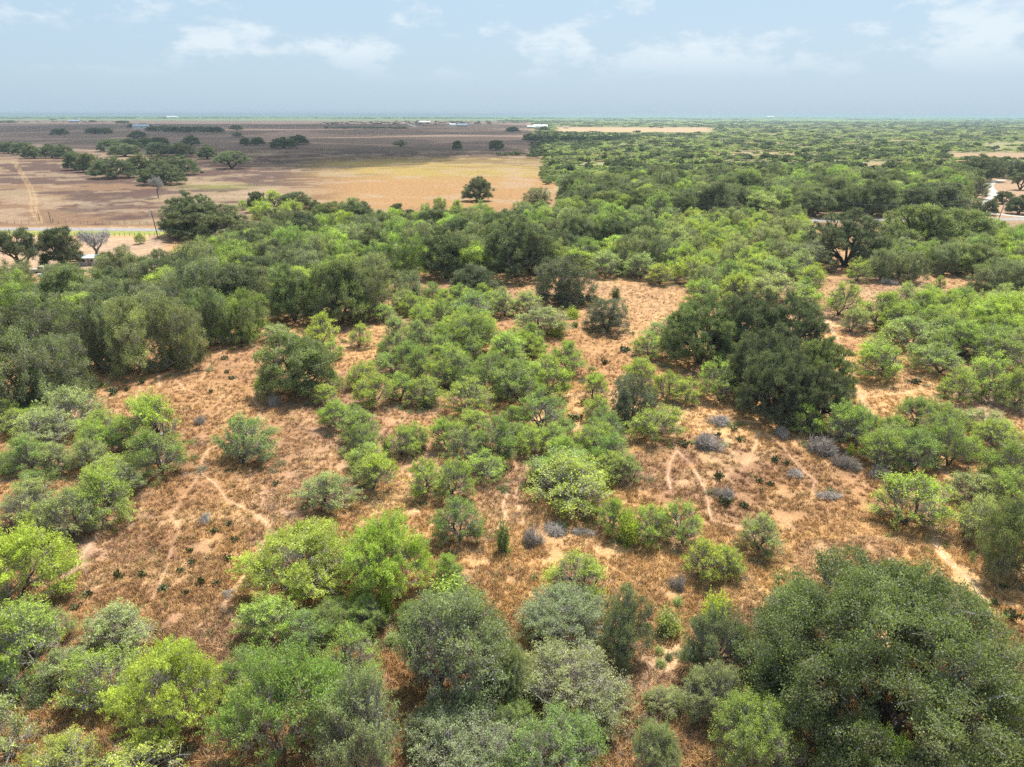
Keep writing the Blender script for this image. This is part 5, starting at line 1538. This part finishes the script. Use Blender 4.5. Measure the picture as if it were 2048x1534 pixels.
house(at(1540, 236.8), 130, 60, 26, 12, .1, M_WHITE, M_WHITE, 'faint white building standing on the far skyline at right', 'building', 'farm_building', 4)
house(at(345, 237), 120, 50, 18, 10, .1, M_WHITE, M_WHITE, 'faint white building on the far skyline at left', 'building', 'farm_building', 4)
house(at(957, 462), 7, 5, 2.6, 1.1, .1, M_WHITE, M_TIN, 'small white house nearly hidden in the middle tree belt', 'house', 'cabin', 2)
house(at(948, 490), 4, 3, 2.2, .8, .4, M_WHITE, M_TIN, 'tiny white shed nearly hidden below the middle belt house', 'shed', 'shed', 1)

def pickup(p, rz, label, body_m):
    t = root('pickup_truck', p, rz, label, 'truck')
    prof = [(-2.6, .45), (-2.6, 1.05), (-.7, 1.08), (-.45, 1.75), (.75, 1.78), (1.3, 1.12), (2.5, 1.0), (2.6, .5)]
    V = [(x, s * .92, z) for s in (-1, 1) for x, z in prof]; n = len(prof)
    me = bpy.data.meshes.new('body'); F_ = [tuple(range(n)), tuple(range(2 * n - 1, n - 1, -1))] + [(i, n + i, n + (i + 1) % n, (i + 1) % n) for i in range(n)]
    me.from_pydata(V, [], F_); me.materials.append(body_m); me.update(); link(bpy.data.objects.new('body', me), t)
    part('window', boxes([(-.3, -.935, 1.15, .75, .935, 1.65)]), M_DARK, t)
    for x in (-1.6, 1.7):
        for s in (-1, 1):
            part('wheel', prisms(np.array([[x, s * .95, .38]]), np.array([[x, s * .72, .38]]), np.array([.38]), np.array([.38]), 12), M_DARK, t)
pickup(at(157, 522), .4, 'white pickup truck parked left of the small shed', M_WHITE)
pickup(at(383, 468), -.3, 'white pickup truck half hidden under the roadside oak clump', M_WHITE)
pickup(at(85, 545), .1, 'pale old pickup truck parked under the open crowned oak at left', M_WALL)
def junk(p, seed, label):
    rng = random.Random(seed); bl = []; x = 0
    for i in range(7):
        w = rng.uniform(.6, 1.8); bl.append((x, rng.uniform(-.5, 0), .002 * i, x + w, rng.uniform(.4, 1.2), rng.uniform(.25, 1.0))); x += w + .1
    o = part('scrap_pile', boxes(bl), M_STEEL, None, tuple(p)); tag(o, label, 'scrap')
junk(at(75, 553), 3, 'pile of pale sheet scrap beneath the open crowned oak at left')
junk(at(205, 528), 4, 'pile of pale sheet scrap right of the small shed')

# ------------------------------------------------------------------ clouds that shade the far plain
M_CLOUD, _nt, _b = mat('cloud_white')
_b.inputs['Base Color'].default_value = (.9, .9, .9, 1); _b.inputs['Roughness'].default_value = 1
_tr = _nt.nodes.new('ShaderNodeBsdfTranslucent'); _tr.inputs[0].default_value = (.9, .9, .9, 1)
_ms = _nt.nodes.new('ShaderNodeMixShader'); _ms.inputs[0].default_value = .5
_nt.links.new(_b.outputs[0], _ms.inputs[1]); _nt.links.new(_tr.outputs[0], _ms.inputs[2])
_tp = _nt.nodes.new('ShaderNodeBsdfTransparent'); _m2 = _nt.nodes.new('ShaderNodeMixShader'); _m2.inputs[0].default_value = .58      # thin, ragged vapour
_nt.links.new(_ms.outputs[0], _m2.inputs[1]); _nt.links.new(_tp.outputs[0], _m2.inputs[2])
_nt.links.new(_m2.outputs[0], _nt.nodes['Material Output'].inputs['Surface'])
def cloud(blobs, z, label, seed):
    rng = np.random.default_rng(seed)
    import bmesh
    bm = bmesh.new(); bmesh.ops.create_icosphere(bm, subdivisions=4, radius=1)
    uv = np.array([v.co[:] for v in bm.verts]); ff = np.array([[v.index for v in f.verts] for f in bm.faces]); bm.free()
    V = []; Q = []; o = 0
    sv = np.array(sunv); sh = sv * (z / sv[2])
    for (cx, cy_, rx, ry) in blobs:
        n1 = fbm(uv[:, 0] * 2 + cx, uv[:, 1] * 2 + uv[:, 2], seed, 5)
        r = .72 + .55 * n1
        v = uv * r[:, None] * np.array([rx, ry, min(rx, ry) * .35]); v[:, 2] = np.maximum(v[:, 2], -20)
        V.append(v + np.array([cx, cy_, 0]) + sh); Q.append(ff + o); o += len(uv)
    o = bpy.data.objects.new('cloud', mesh_np('cloud', np.concatenate(V), np.concatenate(Q), None, [M_CLOUD], True)); link(o)
    tag(o, label, 'cloud', kind='stuff')
def gp(px, py): return at(px, py)[:2]
bl = []
for px, py, rx, ry in ((0, 262, 150, 420), (120, 262, 200, 420), (250, 268, 190, 330), (350, 280, 130, 230), (440, 292, 110, 190), (560, 300, 120, 190), (660, 306, 110, 170), (760, 305, 110, 170), (860, 300, 110, 150), (960, 292, 100, 140), (1050, 285, 100, 110), (1130, 283, 90, 90), (1210, 280, 90, 70),
                   (300, 266, 260, 420), (620, 266, 320, 420), (850, 262, 300, 380), (1000, 266, 150, 200), (300, 252, 400, 500), (700, 250, 400, 500), (-150, 262, 300, 420), (-100, 285, 120, 150), (60, 280, 110, 160), (180, 282, 110, 150), (500, 285, 300, 240), (900, 280, 260, 200), (400, 252, 700, 800), (800, 252, 600, 800), (0, 252, 700, 800), (520, 325, 55, 60), (700, 326, 70, 60), (620, 328, 70, 60), (800, 318, 60, 60)):
    x, y = gp(px, py); bl.append((x, y, rx, ry))
cloud(bl, 900, 'flat bottomed white cumulus high above the far plain, shading it', 5)

# ------------------------------------------------------------------ air
M_HAZE = bpy.data.materials.new('haze_air'); M_HAZE.use_nodes = True
nt = M_HAZE.node_tree; nt.nodes.clear()
ho = nt.nodes.new('ShaderNodeOutputMaterial'); pv = nt.nodes.new('ShaderNodeVolumePrincipled')
pv.inputs['Color'].default_value = (.33, .45, .53, 1)
pv.inputs['Density'].default_value = 0.00011
pv.inputs['Anisotropy'].default_value = 0.15
nt.links.new(pv.outputs[0], ho.inputs['Volume'])
V, Q = boxes([(-61000, -61000, -2, 61000, 61000, 46)])
hz_o = link(bpy.data.objects.new('haze', mesh_np('haze', V, Q, None, [M_HAZE])))
tag(hz_o, 'thin bluish summer haze lying over the land', 'haze', kind='stuff')
